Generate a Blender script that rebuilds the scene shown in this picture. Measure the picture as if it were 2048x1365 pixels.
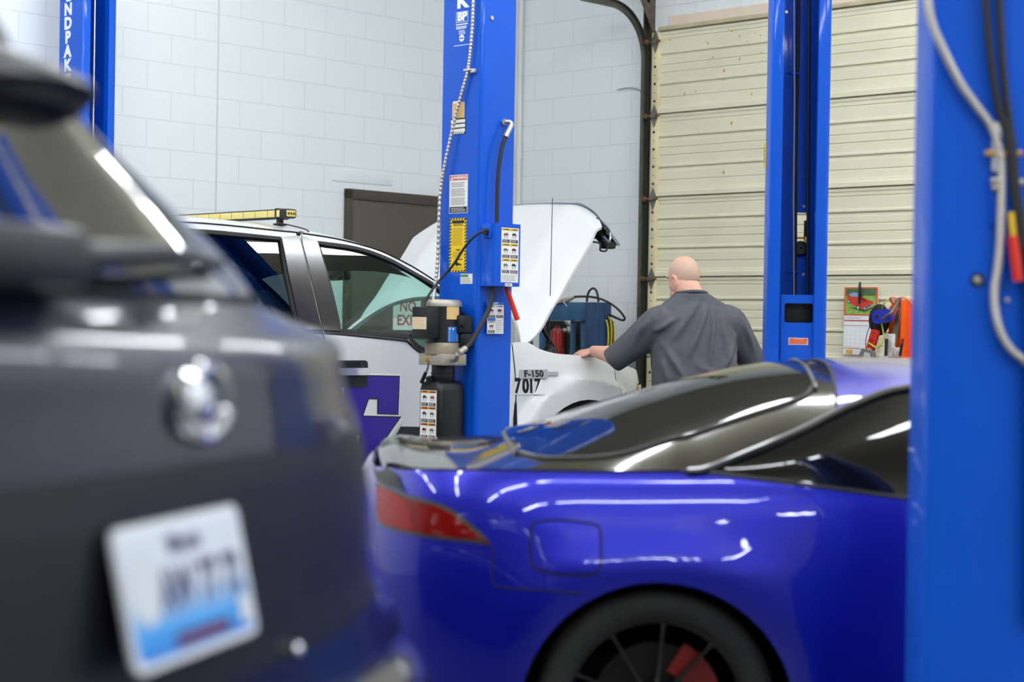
import bpy, bmesh, math, random
from mathutils import Vector, Matrix
from mathutils.geometry import tessellate_polygon
random.seed(7)
for o in list(bpy.data.objects): bpy.data.objects.remove(o)
SC = bpy.context.scene
COL = SC.collection
# ------------------------------------------------------------------ camera
CAM_H, F_PX, PITCH, ROLL = 1.36, 3600.0, 0.008884, 0.016528
_F = Vector((0, math.cos(PITCH), -math.sin(PITCH)))
_R0 = Vector((1, 0, 0)); _U0 = Vector((0, math.sin(PITCH), math.cos(PITCH)))
CR = _R0*math.cos(ROLL) + _U0*math.sin(ROLL)
CU = _U0*math.cos(ROLL) - _R0*math.sin(ROLL)
CP = Vector((0, 0, CAM_H))
cd = bpy.data.cameras.new('camera'); cam = bpy.data.objects.new('camera', cd); COL.objects.link(cam)
m = Matrix.Identity(4)
for i, v in enumerate((CR, CU, -_F)):
    for j in range(3): m[j][i] = v[j]
m.translation = CP; cam.matrix_world = m
cd.sensor_width = 36.0; cd.lens = F_PX/2048*36.0; cd.clip_start = 0.05; cd.clip_end = 200
cd.dof.use_dof = True; cd.dof.focus_distance = 10.3; cd.dof.aperture_fstop = 2.4
SC.camera = cam
# ------------------------------------------------------------------ world, exposure
SC.view_settings.view_transform = 'Standard'; SC.view_settings.look = 'None'
SC.view_settings.gamma = 1.0; SC.view_settings.use_curve_mapping = False
SC.view_settings.exposure = 0.58
w = bpy.data.worlds.new('sky'); SC.world = w; w.use_nodes = True
w.node_tree.nodes['Background'].inputs[0].default_value = (0.85, 0.93, 1.0, 1)
w.node_tree.nodes['Background'].inputs[1].default_value = 1.0
TUBE_STRENGTH = 30.0          # ceiling strip lights

# ------------------------------------------------------------------ helpers
def lin(c):
    return c/12.92 if c <= 0.04045 else ((c+0.055)/1.055)**2.4
def rgb(r, g, b): return (lin(r/255), lin(g/255), lin(b/255), 1)
MATS = {}
def mat(name, c, rough=0.5, metal=0.0, coat=0.0, trans=0.0, ior=1.45, emit=0.0, spec=0.5, alpha=1.0, noise=0.0, nscale=8.0, bump=0.0, bscale=60.0, cr=0.05):
    if name in MATS: return MATS[name]
    M = bpy.data.materials.new(name); M.use_nodes = True
    nt = M.node_tree; p = nt.nodes['Principled BSDF']
    col = rgb(*c) if max(c) > 1.0 or c == (0, 0, 0) else (*c, 1)
    p.inputs['Base Color'].default_value = col
    p.inputs['Roughness'].default_value = rough; p.inputs['Metallic'].default_value = metal
    p.inputs['Coat Weight'].default_value = coat; p.inputs['Coat Roughness'].default_value = cr
    p.inputs['Transmission Weight'].default_value = trans; p.inputs['IOR'].default_value = ior
    p.inputs['Specular IOR Level'].default_value = spec; p.inputs['Alpha'].default_value = alpha
    if emit: p.inputs['Emission Color'].default_value = col; p.inputs['Emission Strength'].default_value = emit
    if noise or bump:
        tc = nt.nodes.new('ShaderNodeTexCoord')
    if noise:
        n = nt.nodes.new('ShaderNodeTexNoise'); n.inputs['Scale'].default_value = nscale; n.inputs['Detail'].default_value = 4
        nt.links.new(tc.outputs['Object'], n.inputs['Vector'])
        r = nt.nodes.new('ShaderNodeValToRGB')
        r.color_ramp.elements[0].position = 0.3; r.color_ramp.elements[1].position = 0.7
        r.color_ramp.elements[0].color = tuple(x*(1-noise) for x in col[:3])+(1,)
        r.color_ramp.elements[1].color = tuple(min(1, x*(1+noise*0.6)) for x in col[:3])+(1,)
        nt.links.new(n.outputs['Fac'], r.inputs['Fac']); nt.links.new(r.outputs['Color'], p.inputs['Base Color'])
    if bump:
        n2 = nt.nodes.new('ShaderNodeTexNoise'); n2.inputs['Scale'].default_value = bscale
        nt.links.new(tc.outputs['Object'], n2.inputs['Vector'])
        b = nt.nodes.new('ShaderNodeBump'); b.inputs['Strength'].default_value = bump; b.inputs['Distance'].default_value = 0.01
        nt.links.new(n2.outputs['Fac'], b.inputs['Height']); nt.links.new(b.outputs['Normal'], p.inputs['Normal'])
    MATS[name] = M
    return M
def thin_glass(name, tint, refl=1.0, rough=0.0):
    # window film / sheet glass: tinted see-through plus fresnel mirror
    if name in MATS: return MATS[name]
    M = bpy.data.materials.new(name); M.use_nodes = True; nt = M.node_tree; nt.nodes.clear()
    out = nt.nodes.new('ShaderNodeOutputMaterial'); mix = nt.nodes.new('ShaderNodeMixShader')
    t = nt.nodes.new('ShaderNodeBsdfTransparent'); t.inputs[0].default_value = (*tint, 1)
    g = nt.nodes.new('ShaderNodeBsdfGlossy'); g.inputs['Roughness'].default_value = rough
    f = nt.nodes.new('ShaderNodeLayerWeight'); f.inputs[0].default_value = 0.5
    pw = nt.nodes.new('ShaderNodeMath'); pw.operation = 'POWER'; pw.inputs[1].default_value = 5.0; nt.links.new(f.outputs['Facing'], pw.inputs[0])
    ad = nt.nodes.new('ShaderNodeMath'); ad.operation = 'MULTIPLY_ADD'; ad.inputs[1].default_value = 0.95; ad.inputs[2].default_value = 0.05; nt.links.new(pw.outputs[0], ad.inputs[0])
    mu = nt.nodes.new('ShaderNodeMath'); mu.operation = 'MULTIPLY'; mu.inputs[1].default_value = refl; mu.use_clamp = True
    nt.links.new(ad.outputs[0], mu.inputs[0]); nt.links.new(mu.outputs[0], mix.inputs[0])
    nt.links.new(t.outputs[0], mix.inputs[1]); nt.links.new(g.outputs[0], mix.inputs[2]); nt.links.new(mix.outputs[0], out.inputs[0])
    MATS[name] = M; return M

def ray(px, py):
    a, b = px-1024.0, py-682.5
    return (CR*(a/F_PX) - CU*(b/F_PX) + _F)
def to_px(p):
    d = Vector(p)-CP; z = d.dot(_F)
    return 1024+F_PX*d.dot(CR)/z, 682.5-F_PX*d.dot(CU)/z
class Fr:
    """local frame of a thing: origin and yaw"""
    def __init__(s, o, yaw, pitch=0.0):
        s.M = Matrix.Translation(Vector(o)) @ Matrix.Rotation(yaw, 4, 'Z') @ Matrix.Rotation(pitch, 4, 'X'); s.I = s.M.inverted()
    def on(s, px, py, axis, val):
        o = s.I @ CP; d = s.I.to_3x3() @ ray(px, py)
        return o + d*((val-o[axis])/d[axis])
    def y(s, px, py, v): return s.on(px, py, 1, v)
    def x(s, px, py, v): return s.on(px, py, 0, v)
    def z(s, px, py, v): return s.on(px, py, 2, v)
    def inv(s, px, py, f, g):
        """surface coordinates (u, v) of the point of surface f that is seen at a pixel"""
        u, v = g
        for it in range(40):
            q = to_px(s.M @ Vector(f(u, v))); e0, e1 = q[0]-px, q[1]-py
            if abs(e0)+abs(e1) < 0.02: break
            h = 1e-4
            a = to_px(s.M @ Vector(f(u+h, v))); b = to_px(s.M @ Vector(f(u, v+h)))
            A, B, C, D = (a[0]-q[0])/h, (b[0]-q[0])/h, (a[1]-q[1])/h, (b[1]-q[1])/h
            det = A*D-B*C
            if abs(det) < 1e-6: break
            du = -(D*e0-B*e1)/det; dv = -(-C*e0+A*e1)/det
            k = min(1.0, 0.15/max(1e-9, abs(du), abs(dv)))
            u += du*k; v += dv*k
        return (u, v)
def brute(fr, f, px, py, ur, vr, n=44):
    """like Fr.inv, but by search: nearest visible point of the surface patch"""
    best = None; cell = ((ur[1]-ur[0])/n, (vr[1]-vr[0])/n)
    def cost(u, v):
        q = to_px(fr.M @ Vector(f(u, v))); return (q[0]-px)**2+(q[1]-py)**2
    cam_l = fr.I @ CP
    for i in range(n+1):
        for j in range(n+1):
            u, v = ur[0]+cell[0]*i, vr[0]+cell[1]*j
            p = Vector(f(u, v)); nrm = (Vector(f(u+1e-3, v))-p).cross(Vector(f(u, v+1e-3))-p)
            if nrm.dot(cam_l-p) < 0: continue
            c = cost(u, v)
            if best is None or c < best[0]: best = (c, u, v)
    c, u, v = best; h0, h1 = cell
    for _ in range(60):
        moved = False
        for du, dv in ((h0, 0), (-h0, 0), (0, h1), (0, -h1), (h0, h1), (-h0, -h1), (h0, -h1), (-h0, h1)):
            k = cost(u+du, v+dv)
            if k < c: c, u, v = k, u+du, v+dv; moved = True; break
        if not moved: h0 *= 0.5; h1 *= 0.5
        if c < 0.02: break
    return (u, v)
def root(name, label, cat, fr, group=None):
    o = bpy.data.objects.new(name, None); COL.objects.link(o); o.matrix_world = fr.M; o.empty_display_size = 0.2
    o['label'] = label; o['category'] = cat
    if group: o['group'] = group
    return o
def tag(o, label, cat, group=None):
    o['label'] = label; o['category'] = cat
    if group: o['group'] = group
    return o
def cr_spline(pts, n=8, closed=False):
    P = [Vector(p) for p in pts]; N = len(P); out = []
    rng = range(N if closed else N-1)
    for i in rng:
        p1, p2 = P[i], P[(i+1) % N]
        p0 = P[(i-1) % N] if closed or i > 0 else p1*2-p2
        p3 = P[(i+2) % N] if closed or i+2 < N else p2*2-p1
        for k in range(n):
            t = k/n
            out.append(0.5*((2*p1)+(p2-p0)*t+(2*p0-5*p1+4*p2-p3)*t*t+(3*p1-p0-3*p2+p3)*t**3))
    if not closed: out.append(P[-1])
    return out
def lerp_tab(tab, x):
    if x <= tab[0][0]: return tab[0][1]
    for (a, b), (c, d) in zip(tab, tab[1:]):
        if x <= c: return b+(d-b)*(x-a)/(c-a)
    return tab[-1][1]
def smooth_tab(tab, x):
    """monotone-ish cubic through a table"""
    n = len(tab)
    if x <= tab[0][0]: return tab[0][1]
    if x >= tab[-1][0]: return tab[-1][1]
    def sl(i):
        if i == 0: return (tab[1][1]-tab[0][1])/(tab[1][0]-tab[0][0])
        if i == n-1: return (tab[-1][1]-tab[-2][1])/(tab[-1][0]-tab[-2][0])
        return (tab[i+1][1]-tab[i-1][1])/(tab[i+1][0]-tab[i-1][0])
    for i in range(n-1):
        if x <= tab[i+1][0]:
            h = tab[i+1][0]-tab[i][0]; t = (x-tab[i][0])/h
            a, b = tab[i][1], tab[i+1][1]; c, d = sl(i)*h, sl(i+1)*h
            return (2*t**3-3*t*t+1)*a+(t**3-2*t*t+t)*c+(-2*t**3+3*t*t)*b+(t**3-t*t)*d
def sstep(a, b, x):
    t = max(0, min(1, (x-a)/(b-a))); return t*t*(3-2*t)

class G:
    """collects geometry and links it as ONE mesh object"""
    def __init__(s): s.v = []; s.f = []; s.m = []
    def add(s, vs, fs, m=0):
        k = len(s.v); s.v += [Vector(x) for x in vs]
        for f in fs: s.f.append([i+k for i in f]); s.m.append(m)
        return s
    def bm(s, b, m=0, M=None):
        b.verts.ensure_lookup_table(); b.verts.index_update()
        vs = [(M @ v.co) if M else v.co.copy() for v in b.verts]
        s.add(vs, [[v.index for v in f.verts] for f in b.faces], m); b.free(); return s
    def box(s, c, size, m=0, rot=None, bev=0.0, seg=2):
        b = bmesh.new(); bmesh.ops.create_cube(b, size=1.0)
        for v in b.verts: v.co = Vector((v.co.x*size[0], v.co.y*size[1], v.co.z*size[2]))
        if bev: bmesh.ops.bevel(b, geom=list(b.edges), offset=bev, segments=seg, profile=0.5, affect='EDGES')
        M = Matrix.Translation(Vector(c))
        if rot is not None: M = M @ (rot if isinstance(rot, Matrix) else Matrix.Rotation(rot, 4, 'Z'))
        return s.bm(b, m, M)
    def tube(s, pts, r, n=8, m=0, closed=False, caps=True):
        P = [Vector(p) for p in pts]; N = len(P); rr = r if isinstance(r, (list, tuple)) else [r]*N
        prev = None; vs = []
        for i in range(N):
            a = P[i-1] if i > 0 else (P[-1] if closed else P[i]); b = P[(i+1) % N] if (i < N-1 or closed) else P[i]
            t = (b-a); t = t.normalized() if t.length > 1e-9 else Vector((0, 0, 1))
            if prev is None:
                ref = Vector((0, 0, 1)) if abs(t.z) < 0.9 else Vector((1, 0, 0)); u = t.cross(ref).normalized()
            else:
                u = prev - t*prev.dot(t); u = u.normalized() if u.length > 1e-6 else t.orthogonal().normalized()
            prev = u; w_ = t.cross(u)
            for k in range(n):
                an = 2*math.pi*k/n; vs.append(P[i]+(u*math.cos(an)+w_*math.sin(an))*rr[i])
        fs = []
        for i in range(N if closed else N-1):
            j = (i+1) % N
            for k in range(n): fs.append([i*n+k, i*n+(k+1) % n, j*n+(k+1) % n, j*n+k])
        if caps and not closed: fs += [list(range(n))[::-1], [(N-1)*n+k for k in range(n)]]
        return s.add(vs, fs, m)
    def cyl(s, p0, p1, r, r2=None, n=20, m=0):
        return s.tube([p0, p1], [r, r if r2 is None else r2], n, m)
    def lathe(s, prof, c=(0, 0, 0), axis=(0, 0, 1), n=32, m=0, closed=False):
        ax = Vector(axis).normalized(); u = ax.orthogonal().normalized(); w_ = ax.cross(u); c = Vector(c)
        vs = []; K = len(prof)
        for i in range(n):
            an = 2*math.pi*i/n; d = u*math.cos(an)+w_*math.sin(an)
            for r, h in prof: vs.append(c+d*r+ax*h)
        fs = []
        for i in range(n):
            j = (i+1) % n
            for k in range(K if closed else K-1):
                l = (k+1) % K; fs.append([i*K+k, j*K+k, j*K+l, i*K+l])
        return s.add(vs, fs, m)
    def ell(s, c, r, n=20, k=14, m=0, M=None):
        vs = []; fs = []
        for i in range(k+1):
            th = math.pi*i/k
            for j in range(n):
                ph = 2*math.pi*j/n
                v = Vector((r[0]*math.sin(th)*math.cos(ph), r[1]*math.sin(th)*math.sin(ph), r[2]*math.cos(th)))
                if M: v = M @ v
                vs.append(Vector(c)+v)
        for i in range(k):
            for j in range(n): fs.append([i*n+j, (i+1)*n+j, (i+1)*n+(j+1) % n, i*n+(j+1) % n])
        return s.add(vs, fs, m)
    def prism(s, poly, h0, h1, M=None, m=0):
        """2-D outline (x, y) extruded from h0 to h1 along z of M"""
        n = len(poly); lo = [Vector((p[0], p[1], h0)) for p in poly]; hi = [Vector((p[0], p[1], h1)) for p in poly]
        tri = tessellate_polygon([[Vector((p[0], p[1], 0)) for p in poly]])
        vs = lo+hi
        if M: vs = [M @ v for v in vs]
        fs = [[i, (i+1) % n, n+(i+1) % n, n+i] for i in range(n)]
        fs += [list(t) for t in tri]+[[n+i for i in t][::-1] for t in tri]
        return s.add(vs, fs, m)
    def loft(s, rings, m=0, closed=True, caps=False):
        n = len(rings[0]); vs = [v for r in rings for v in r]; fs = []
        for i in range(len(rings)-1):
            for k in range(n if closed else n-1):
                j = (k+1) % n; fs.append([i*n+k, i*n+j, (i+1)*n+j, (i+1)*n+k])
        if caps: fs += [list(range(n))[::-1], [(len(rings)-1)*n+k for k in range(n)]]
        return s.add(vs, fs, m)
    def grid(s, fn, U, V, m=0):
        vs = [fn(u, v) for u in U for v in V]; nv = len(V)
        fs = [[i*nv+j, (i+1)*nv+j, (i+1)*nv+j+1, i*nv+j+1] for i in range(len(U)-1) for j in range(nv-1)]
        return s.add(vs, fs, m)
    def panel(s, outline, holes, fn, du, dv, m=0):
        """a sheet with the 2-D outline (and holes) cut into a fine grid and laid on surface fn(u, v)"""
        loops = [[Vector((p[0], p[1], 0)) for p in l] for l in [outline]+list(holes)]
        tri = tessellate_polygon(loops); flat = [p for l in loops for p in l]
        b = bmesh.new(); bv = [b.verts.new(p) for p in flat]
        for t in tri:
            try: b.faces.new([bv[i] for i in t])
            except ValueError: pass
        bmesh.ops.dissolve_degenerate(b, dist=1e-6, edges=list(b.edges))
        us = [p.x for p in flat]; vs_ = [p.y for p in flat]
        for lo, hi, st, no in ((min(us), max(us), du, (1, 0, 0)), (min(vs_), max(vs_), dv, (0, 1, 0))):
            k = int(math.floor(lo/st))+1
            while k*st < hi-1e-6:
                co = Vector(no)*(k*st)
                bmesh.ops.bisect_plane(b, geom=list(b.verts)+list(b.edges)+list(b.faces), dist=1e-6, plane_co=co, plane_no=no)
                k += 1
        bmesh.ops.recalc_face_normals(b, faces=list(b.faces))
        if sum(f.normal.z for f in b.faces) < 0: bmesh.ops.reverse_faces(b, faces=list(b.faces))
        b.verts.ensure_lookup_table(); b.verts.index_update()
        s.add([Vector(fn(v.co.x, v.co.y)) for v in b.verts], [[v.index for v in f.verts] for f in b.faces], m)
        b.free(); return s
    def text(s, body, M, size, m=0, h=0.0, align='CENTER', bold=0.0, sx=1.0, fn=None):
        cu = bpy.data.curves.new('t', 'FONT'); cu.body = body; cu.size = size; cu.align_x = align; cu.align_y = 'CENTER'
        cu.extrude = h; cu.offset = bold*size; cu.resolution_u = 3; cu.space_line = 0.95
        o = bpy.data.objects.new('t', cu); COL.objects.link(o)
        dg = bpy.context.evaluated_depsgraph_get(); me = bpy.data.meshes.new_from_object(o.evaluated_get(dg))
        vs = [v.co.copy() for v in me.vertices]; fs = [list(p.vertices) for p in me.polygons]
        vs = [Vector((v.x*sx, v.y, v.z)) for v in vs]
        vs = [fn(v) for v in vs] if fn else [M @ v for v in vs]
        bpy.data.objects.remove(o); bpy.data.curves.remove(cu); bpy.data.meshes.remove(me)
        return s.add(vs, fs, m)
    def build(s, name, mats, parent=None, ang=35, flip=None, M=None, solid=0.0, soff=-1.0, weld=True):
        me = bpy.data.meshes.new(name); me.from_pydata([tuple(v) for v in s.v], [], s.f)
        if not isinstance(mats, (list, tuple)): mats = [mats]
        for x in mats: me.materials.append(x)
        me.polygons.foreach_set('material_index', s.m)
        if weld:
            b = bmesh.new(); b.from_mesh(me); bmesh.ops.remove_doubles(b, verts=b.verts, dist=1e-5)
            if flip is not None:
                t = Vector((0, 0, 0))
                for f in b.faces: t += f.normal*f.calc_area()
                if t.dot(Vector(flip)) < 0: bmesh.ops.reverse_faces(b, faces=list(b.faces))
            elif flip is None and not solid: bmesh.ops.recalc_face_normals(b, faces=list(b.faces))
            b.to_mesh(me); b.free()
        if ang:
            me.shade_smooth(); me.set_sharp_from_angle(angle=math.radians(ang))
        me.update()
        o = bpy.data.objects.new(name, me); COL.objects.link(o)
        if parent is not None: o.parent = parent
        if M is not None: o.matrix_world = M
        if solid:
            md = o.modifiers.new('thickness', 'SOLIDIFY'); md.thickness = solid; md.offset = soff; md.use_rim = True
            dg = bpy.context.evaluated_depsgraph_get(); m2 = bpy.data.meshes.new_from_object(o.evaluated_get(dg)); o.modifiers.clear(); o.data = m2; m2.name = name; bpy.data.meshes.remove(me)
            if ang: m2.shade_smooth(); m2.set_sharp_from_angle(angle=math.radians(ang))
        return o
def struct(o): o['kind'] = 'structure'; return o
def rbox2(w, h, r, n=4, cx=0.0, cy=0.0):
    out = []
    for sx, sy, a0 in ((1, 1, 0), (-1, 1, 90), (-1, -1, 180), (1, -1, 270)):
        for k in range(n+1):
            a = math.radians(a0+90*k/n); out.append((cx+sx*(w/2-r)+r*math.cos(a), cy+sy*(h/2-r)+r*math.sin(a)))
    return out
def plane_M(o, u, v):
    """matrix whose local x, y run along u, v (a flat face)"""
    u = Vector(u).normalized(); n = u.cross(Vector(v)).normalized(); v = n.cross(u)
    M = Matrix.Identity(4)
    for j in range(3): M[j][0] = u[j]; M[j][1] = v[j]; M[j][2] = n[j]; M[j][3] = o[j]
    return M
class Decal(G):
    """flat printed sticker: coloured rectangles, polygons and lettering on one sheet"""
    def __init__(s, M, fn=None): G.__init__(s); s.M = M; s.ms = []; s.fn = fn
    def _mi(s, m):
        if m not in s.ms: s.ms.append(m)
        return s.ms.index(m)
    def P(s, x, y, l):
        v = Vector((x, y, 0.0006*(l+1))); return s.fn(v) if s.fn else s.M @ v
    def rect(s, x0, y0, x1, y1, m, l=0):
        s.add([s.P(x0, y0, l), s.P(x1, y0, l), s.P(x1, y1, l), s.P(x0, y1, l)], [[0, 1, 2, 3]], s._mi(m)); return s
    def poly(s, pts, m, l=0):
        t = tessellate_polygon([[Vector((p[0], p[1], 0)) for p in pts]])
        s.add([s.P(p[0], p[1], l) for p in pts], [list(x) for x in t], s._mi(m)); return s
    def txt(s, body, x, y, size, m, l=1, bold=0.02, sx=1.0, align='CENTER'):
        G.text(s, body, None, size, s._mi(m), 0, align, bold, sx, fn=lambda v: s.P(v.x+x, v.y+y, l)); return s
    def lines(s, x0, y0, x1, y1, n, m, l=1, fill=0.45):
        rnd = random.Random(int(abs(x0*7919+y0*104729)*1000)+n)
        h = (y1-y0)/n
        for i in range(n):
            e = x1-(x1-x0)*rnd.uniform(0, 0.18); b = y0+i*h; s.rect(x0, b+h*(1-fill)/2, e, b+h*(1+fill)/2, m, l)
        return s
    def done(s, name, parent, label=None):
        o = s.build(name, s.ms, parent, ang=0, weld=False)
        if label: o['label'] = label
        return o
# ------------------------------------------------------------------ the room
ROOM = Fr((-0.33248, 14.98853, 0), math.atan2(-0.7228595, -0.6909951))   # x: along left wall, y: along the garage door wall
RA, RB, RH = 19.0, 17.0, 5.3
BLK = 0.2032
def block_wall_mat(name, axis, phase_u, split=None):
    M = bpy.data.materials.new(name); M.use_nodes = True; nt = M.node_tree; p = nt.nodes['Principled BSDF']
    N, L = nt.nodes.new, nt.links.new
    tc = N('ShaderNodeTexCoord'); sp = N('ShaderNodeSeparateXYZ'); L(tc.outputs['Object'], sp.inputs[0])
    cb = N('ShaderNodeCombineXYZ')
    au = N('ShaderNodeMath'); au.operation = 'ADD'; au.inputs[1].default_value = -phase_u+40*2*BLK
    L(sp.outputs[axis], au.inputs[0])
    usrc = au.outputs[0]
    if split is not None:
        gt = N('ShaderNodeMath'); gt.operation = 'GREATER_THAN'; gt.inputs[1].default_value = split; L(sp.outputs[axis], gt.inputs[0])
        mu = N('ShaderNodeMath'); mu.operation = 'MULTIPLY_ADD'; mu.inputs[1].default_value = BLK; L(gt.outputs[0], mu.inputs[0]); L(usrc, mu.inputs[2])
        usrc = mu.outputs[0]
    av = N('ShaderNodeMath'); av.operation = 'ADD'; av.inputs[1].default_value = -0.1246+BLK*10; L(sp.outputs['Z'], av.inputs[0])
    L(usrc, cb.inputs[0]); L(av.outputs[0], cb.inputs[1])
    br = N('ShaderNodeTexBrick'); br.offset = 0.5; br.offset_frequency = 2
    br.inputs['Scale'].default_value = 1.0; br.inputs['Brick Width'].default_value = 2*BLK; br.inputs['Row Height'].default_value = BLK
    br.inputs['Mortar Size'].default_value = 0.0045; br.inputs['Mortar Smooth'].default_value = 0.35
    br.inputs['Color1'].default_value = rgb(235, 240, 241); br.inputs['Color2'].default_value = rgb(236, 241, 242); br.inputs['Mortar'].default_value = rgb(222, 228, 230)
    L(cb.outputs[0], br.inputs['Vector'])
    no = N('ShaderNodeTexNoise'); no.inputs['Scale'].default_value = 2.0; no.inputs['Detail'].default_value = 5; L(tc.outputs['Object'], no.inputs['Vector'])
    rp = N('ShaderNodeValToRGB'); rp.color_ramp.elements[0].color = (0.9, 0.9, 0.9, 1); rp.color_ramp.elements[1].color = (1, 1, 1, 1); L(no.outputs['Fac'], rp.inputs[0])
    mx = N('ShaderNodeMix'); mx.data_type = 'RGBA'; mx.blend_type = 'MULTIPLY'; mx.inputs[0].default_value = 0.5
    L(br.outputs['Color'], mx.inputs[6]); L(rp.outputs[0], mx.inputs[7]); L(mx.outputs[2], p.inputs['Base Color'])
    p.inputs['Roughness'].default_value = 0.55
    n2 = N('ShaderNodeTexNoise'); n2.inputs['Scale'].default_value = 90; n2.inputs['Detail'].default_value = 3; L(tc.outputs['Object'], n2.inputs['Vector'])
    b1 = N('ShaderNodeBump'); b1.inputs['Strength'].default_value = 0.12; b1.inputs['Distance'].default_value = 0.004; L(n2.outputs['Fac'], b1.inputs['Height'])
    b2 = N('ShaderNodeBump'); b2.invert = True; b2.inputs['Strength'].default_value = 0.4; b2.inputs['Distance'].default_value = 0.006
    L(br.outputs['Fac'], b2.inputs['Height']); L(b1.outputs[0], b2.inputs['Normal']); L(b2.outputs[0], p.inputs['Normal'])
    return M
WL = block_wall_mat('painted_block_left', 'X', 2.6529+BLK, 2.6529)
WR = block_wall_mat('painted_block_right', 'Y', 0.6687)
white_paint = mat('white_paint', (226, 230, 230), 0.6, noise=0.05, nscale=3)
concrete = mat('concrete_floor', (86, 85, 83), 0.3, noise=0.25, nscale=2.5, bump=0.1, bscale=30)
ceil_m = mat('ceiling_panels', (158, 154, 138), 0.8, noise=0.04)
def rbx(name, x0, x1, y0, y1, z0, z1, m, bev=0.0):
    g = G(); g.box(((x0+x1)/2, (y0+y1)/2, (z0+z1)/2), (x1-x0, y1-y0, z1-z0), bev=bev)
    return struct(g.build(name, m, M=ROOM.M, ang=30 if bev else 0))
rbx('floor', 0, RA, 0, RB, -0.1, 0, concrete)
rbx('ceiling', -0.2, RA+0.2, -0.2, RB+0.2, RH, RH+0.1, ceil_m)
rbx('wall_left', -0.2, RA, -0.2, 0, 0, RH, WL)
rbx('wall_right', -0.2, 0, 0, RB, 0, RH, WR)
dim_paint = mat('dull_grey_paint', (120, 122, 124), 0.6, noise=0.2, nscale=1.2)
rbx('wall_near', RA, RA+0.2, -0.2, RB, 0, RH, dim_paint)
# wall behind the camera side, with an open vehicle doorway letting daylight in
rbx('wall_back', 9.2, RA, RB, RB+0.2, 0, RH, dim_paint)
rbx('wall_back', -0.2, 4.0, RB, RB+0.2, 0, RH, dim_paint)
rbx('wall_back', 4.0, 9.2, RB, RB+0.2, 3.9, RH, dim_paint)
# ------------------------------------------------------------------ ceiling strip lights
lamp_body = mat('lamp_body', (235, 235, 235), 0.5)
tube_m = mat('lamp_tube', (244, 249, 255), 0.5, emit=TUBE_STRENGTH)
def strip_light(x, y, z, ln, along, lab):
    fr = Fr(ROOM.M @ Vector((x, y, z)), math.atan2(-0.7228595, -0.6909951)+(0 if along == 'x' else math.pi/2))
    r = root('strip_light', lab, 'ceiling light', fr, 'strip lights under the ceiling')
    G().box((0, 0, 0.085), (ln, 0.07, 0.03), bev=0.006).build('housing', lamp_body, r)
    G().box((0, 0, 0.035), (ln-0.04, 0.15, 0.07), bev=0.025, seg=3).build('diffuser', tube_m, r)
    for s in (-0.4, 0.4): G().cyl((ln*s, 0, 0.1), (ln*s, 0, RH-z-0.001), 0.006, n=6).build('hanger', lamp_body, r)
for i, x in enumerate((1.9, 4.9, 7.9, 10.9, 13.9)):
    for j, y in enumerate((2.3, 5.5, 8.7, 11.9, 15.1)):
        if i == 0 and j == 0: continue
        strip_light(x, y, 4.75, 2.44, 'x', 'white ceiling strip light hanging above the workshop bays')
# ------------------------------------------------------------------ brown door on the left wall
brown = mat('brown_door_paint', (88, 80, 70), 0.4, noise=0.08, nscale=5)
brown_d = mat('brown_frame_paint', (74, 66, 58), 0.4, noise=0.1, nscale=6)
pa = ROOM.y(693.6, 377, 0.03); pt = ROOM.y(702, 395, 0.03)
dx1 = pa.x; dz = pa.z; dx0 = dx1-1.08
g = G()
for (x0, x1, z0, z1) in ((dx1-0.055, dx1, 0, dz), (dx0, dx0+0.055, 0, dz), (dx0, dx1, dz-0.08, dz)):
    g.box(((x0+x1)/2, 0.02, (z0+z1)/2), (x1-x0, 0.05, z1-z0), bev=0.004)
fd = struct(g.build('door_1', brown_d, M=ROOM.M, ang=30))
def sub(g, name, m, parent, **k): return g.build(name, m, parent, **k)
G().box(((dx0+dx1)/2, 0.016, (dz-0.085)/2), (dx1-dx0-0.12, 0.03, dz-0.09), bev=0.003).build('door_leaf', brown, fd)
G().lathe([(0, 0.06), (0.028, 0.055), (0.03, 0.03), (0.012, 0.02), (0.012, 0)], (dx0+0.12, 0.03, 1.0), (0, 1, 0), n=16).build('door_knob', mat('chrome', (200, 200, 205), 0.12, 1.0), fd)
# sign on the door
red_print = mat('sign_red', (176, 60, 50), 0.5); sign_white = mat('sign_white', (232, 232, 226), 0.45)
sc = ROOM.y(812, 628, 0.034)
d = Decal(plane_M((sc.x, 0.0335, sc.z), (-1, 0, 0), (0, 0, 1)))
d.rect(-0.14, -0.13, 0.16, 0.12, sign_white, 0); d.txt('NO', 0.02, 0.055, 0.115, red_print, 1); d.txt('EXIT', 0.02, -0.055, 0.115, red_print, 1)
so = d.build('no_exit_sign', d.ms, M=ROOM.M, ang=0, weld=False); tag(so, 'white NO EXIT sign with red letters on the brown door', 'sign')
# painted-over filler patch above the door
p0 = ROOM.y(664.7, 333.5, 0.0); p1 = ROOM.y(783.5, 375, 0.0)
g = G(); g.box(((p0.x+p1.x)/2, 0.004, (p0.z+p1.z)/2), (abs(p0.x-p1.x), 0.01, abs(p0.z-p1.z)-0.02), bev=0.004)
struct(g.build('trim_1', mat('block_patch', (230, 236, 237), 0.55, bump=0.15, bscale=40), M=ROOM.M))
# control joint in the left wall
jx = 2.6529; g = G(); g.box((jx, 0.0005, 2.6), (0.012, 0.004, 5.2)); struct(g.build('trim_2', mat('joint_sealant', (206, 213, 215), 0.6), M=ROOM.M, ang=0))
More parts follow.
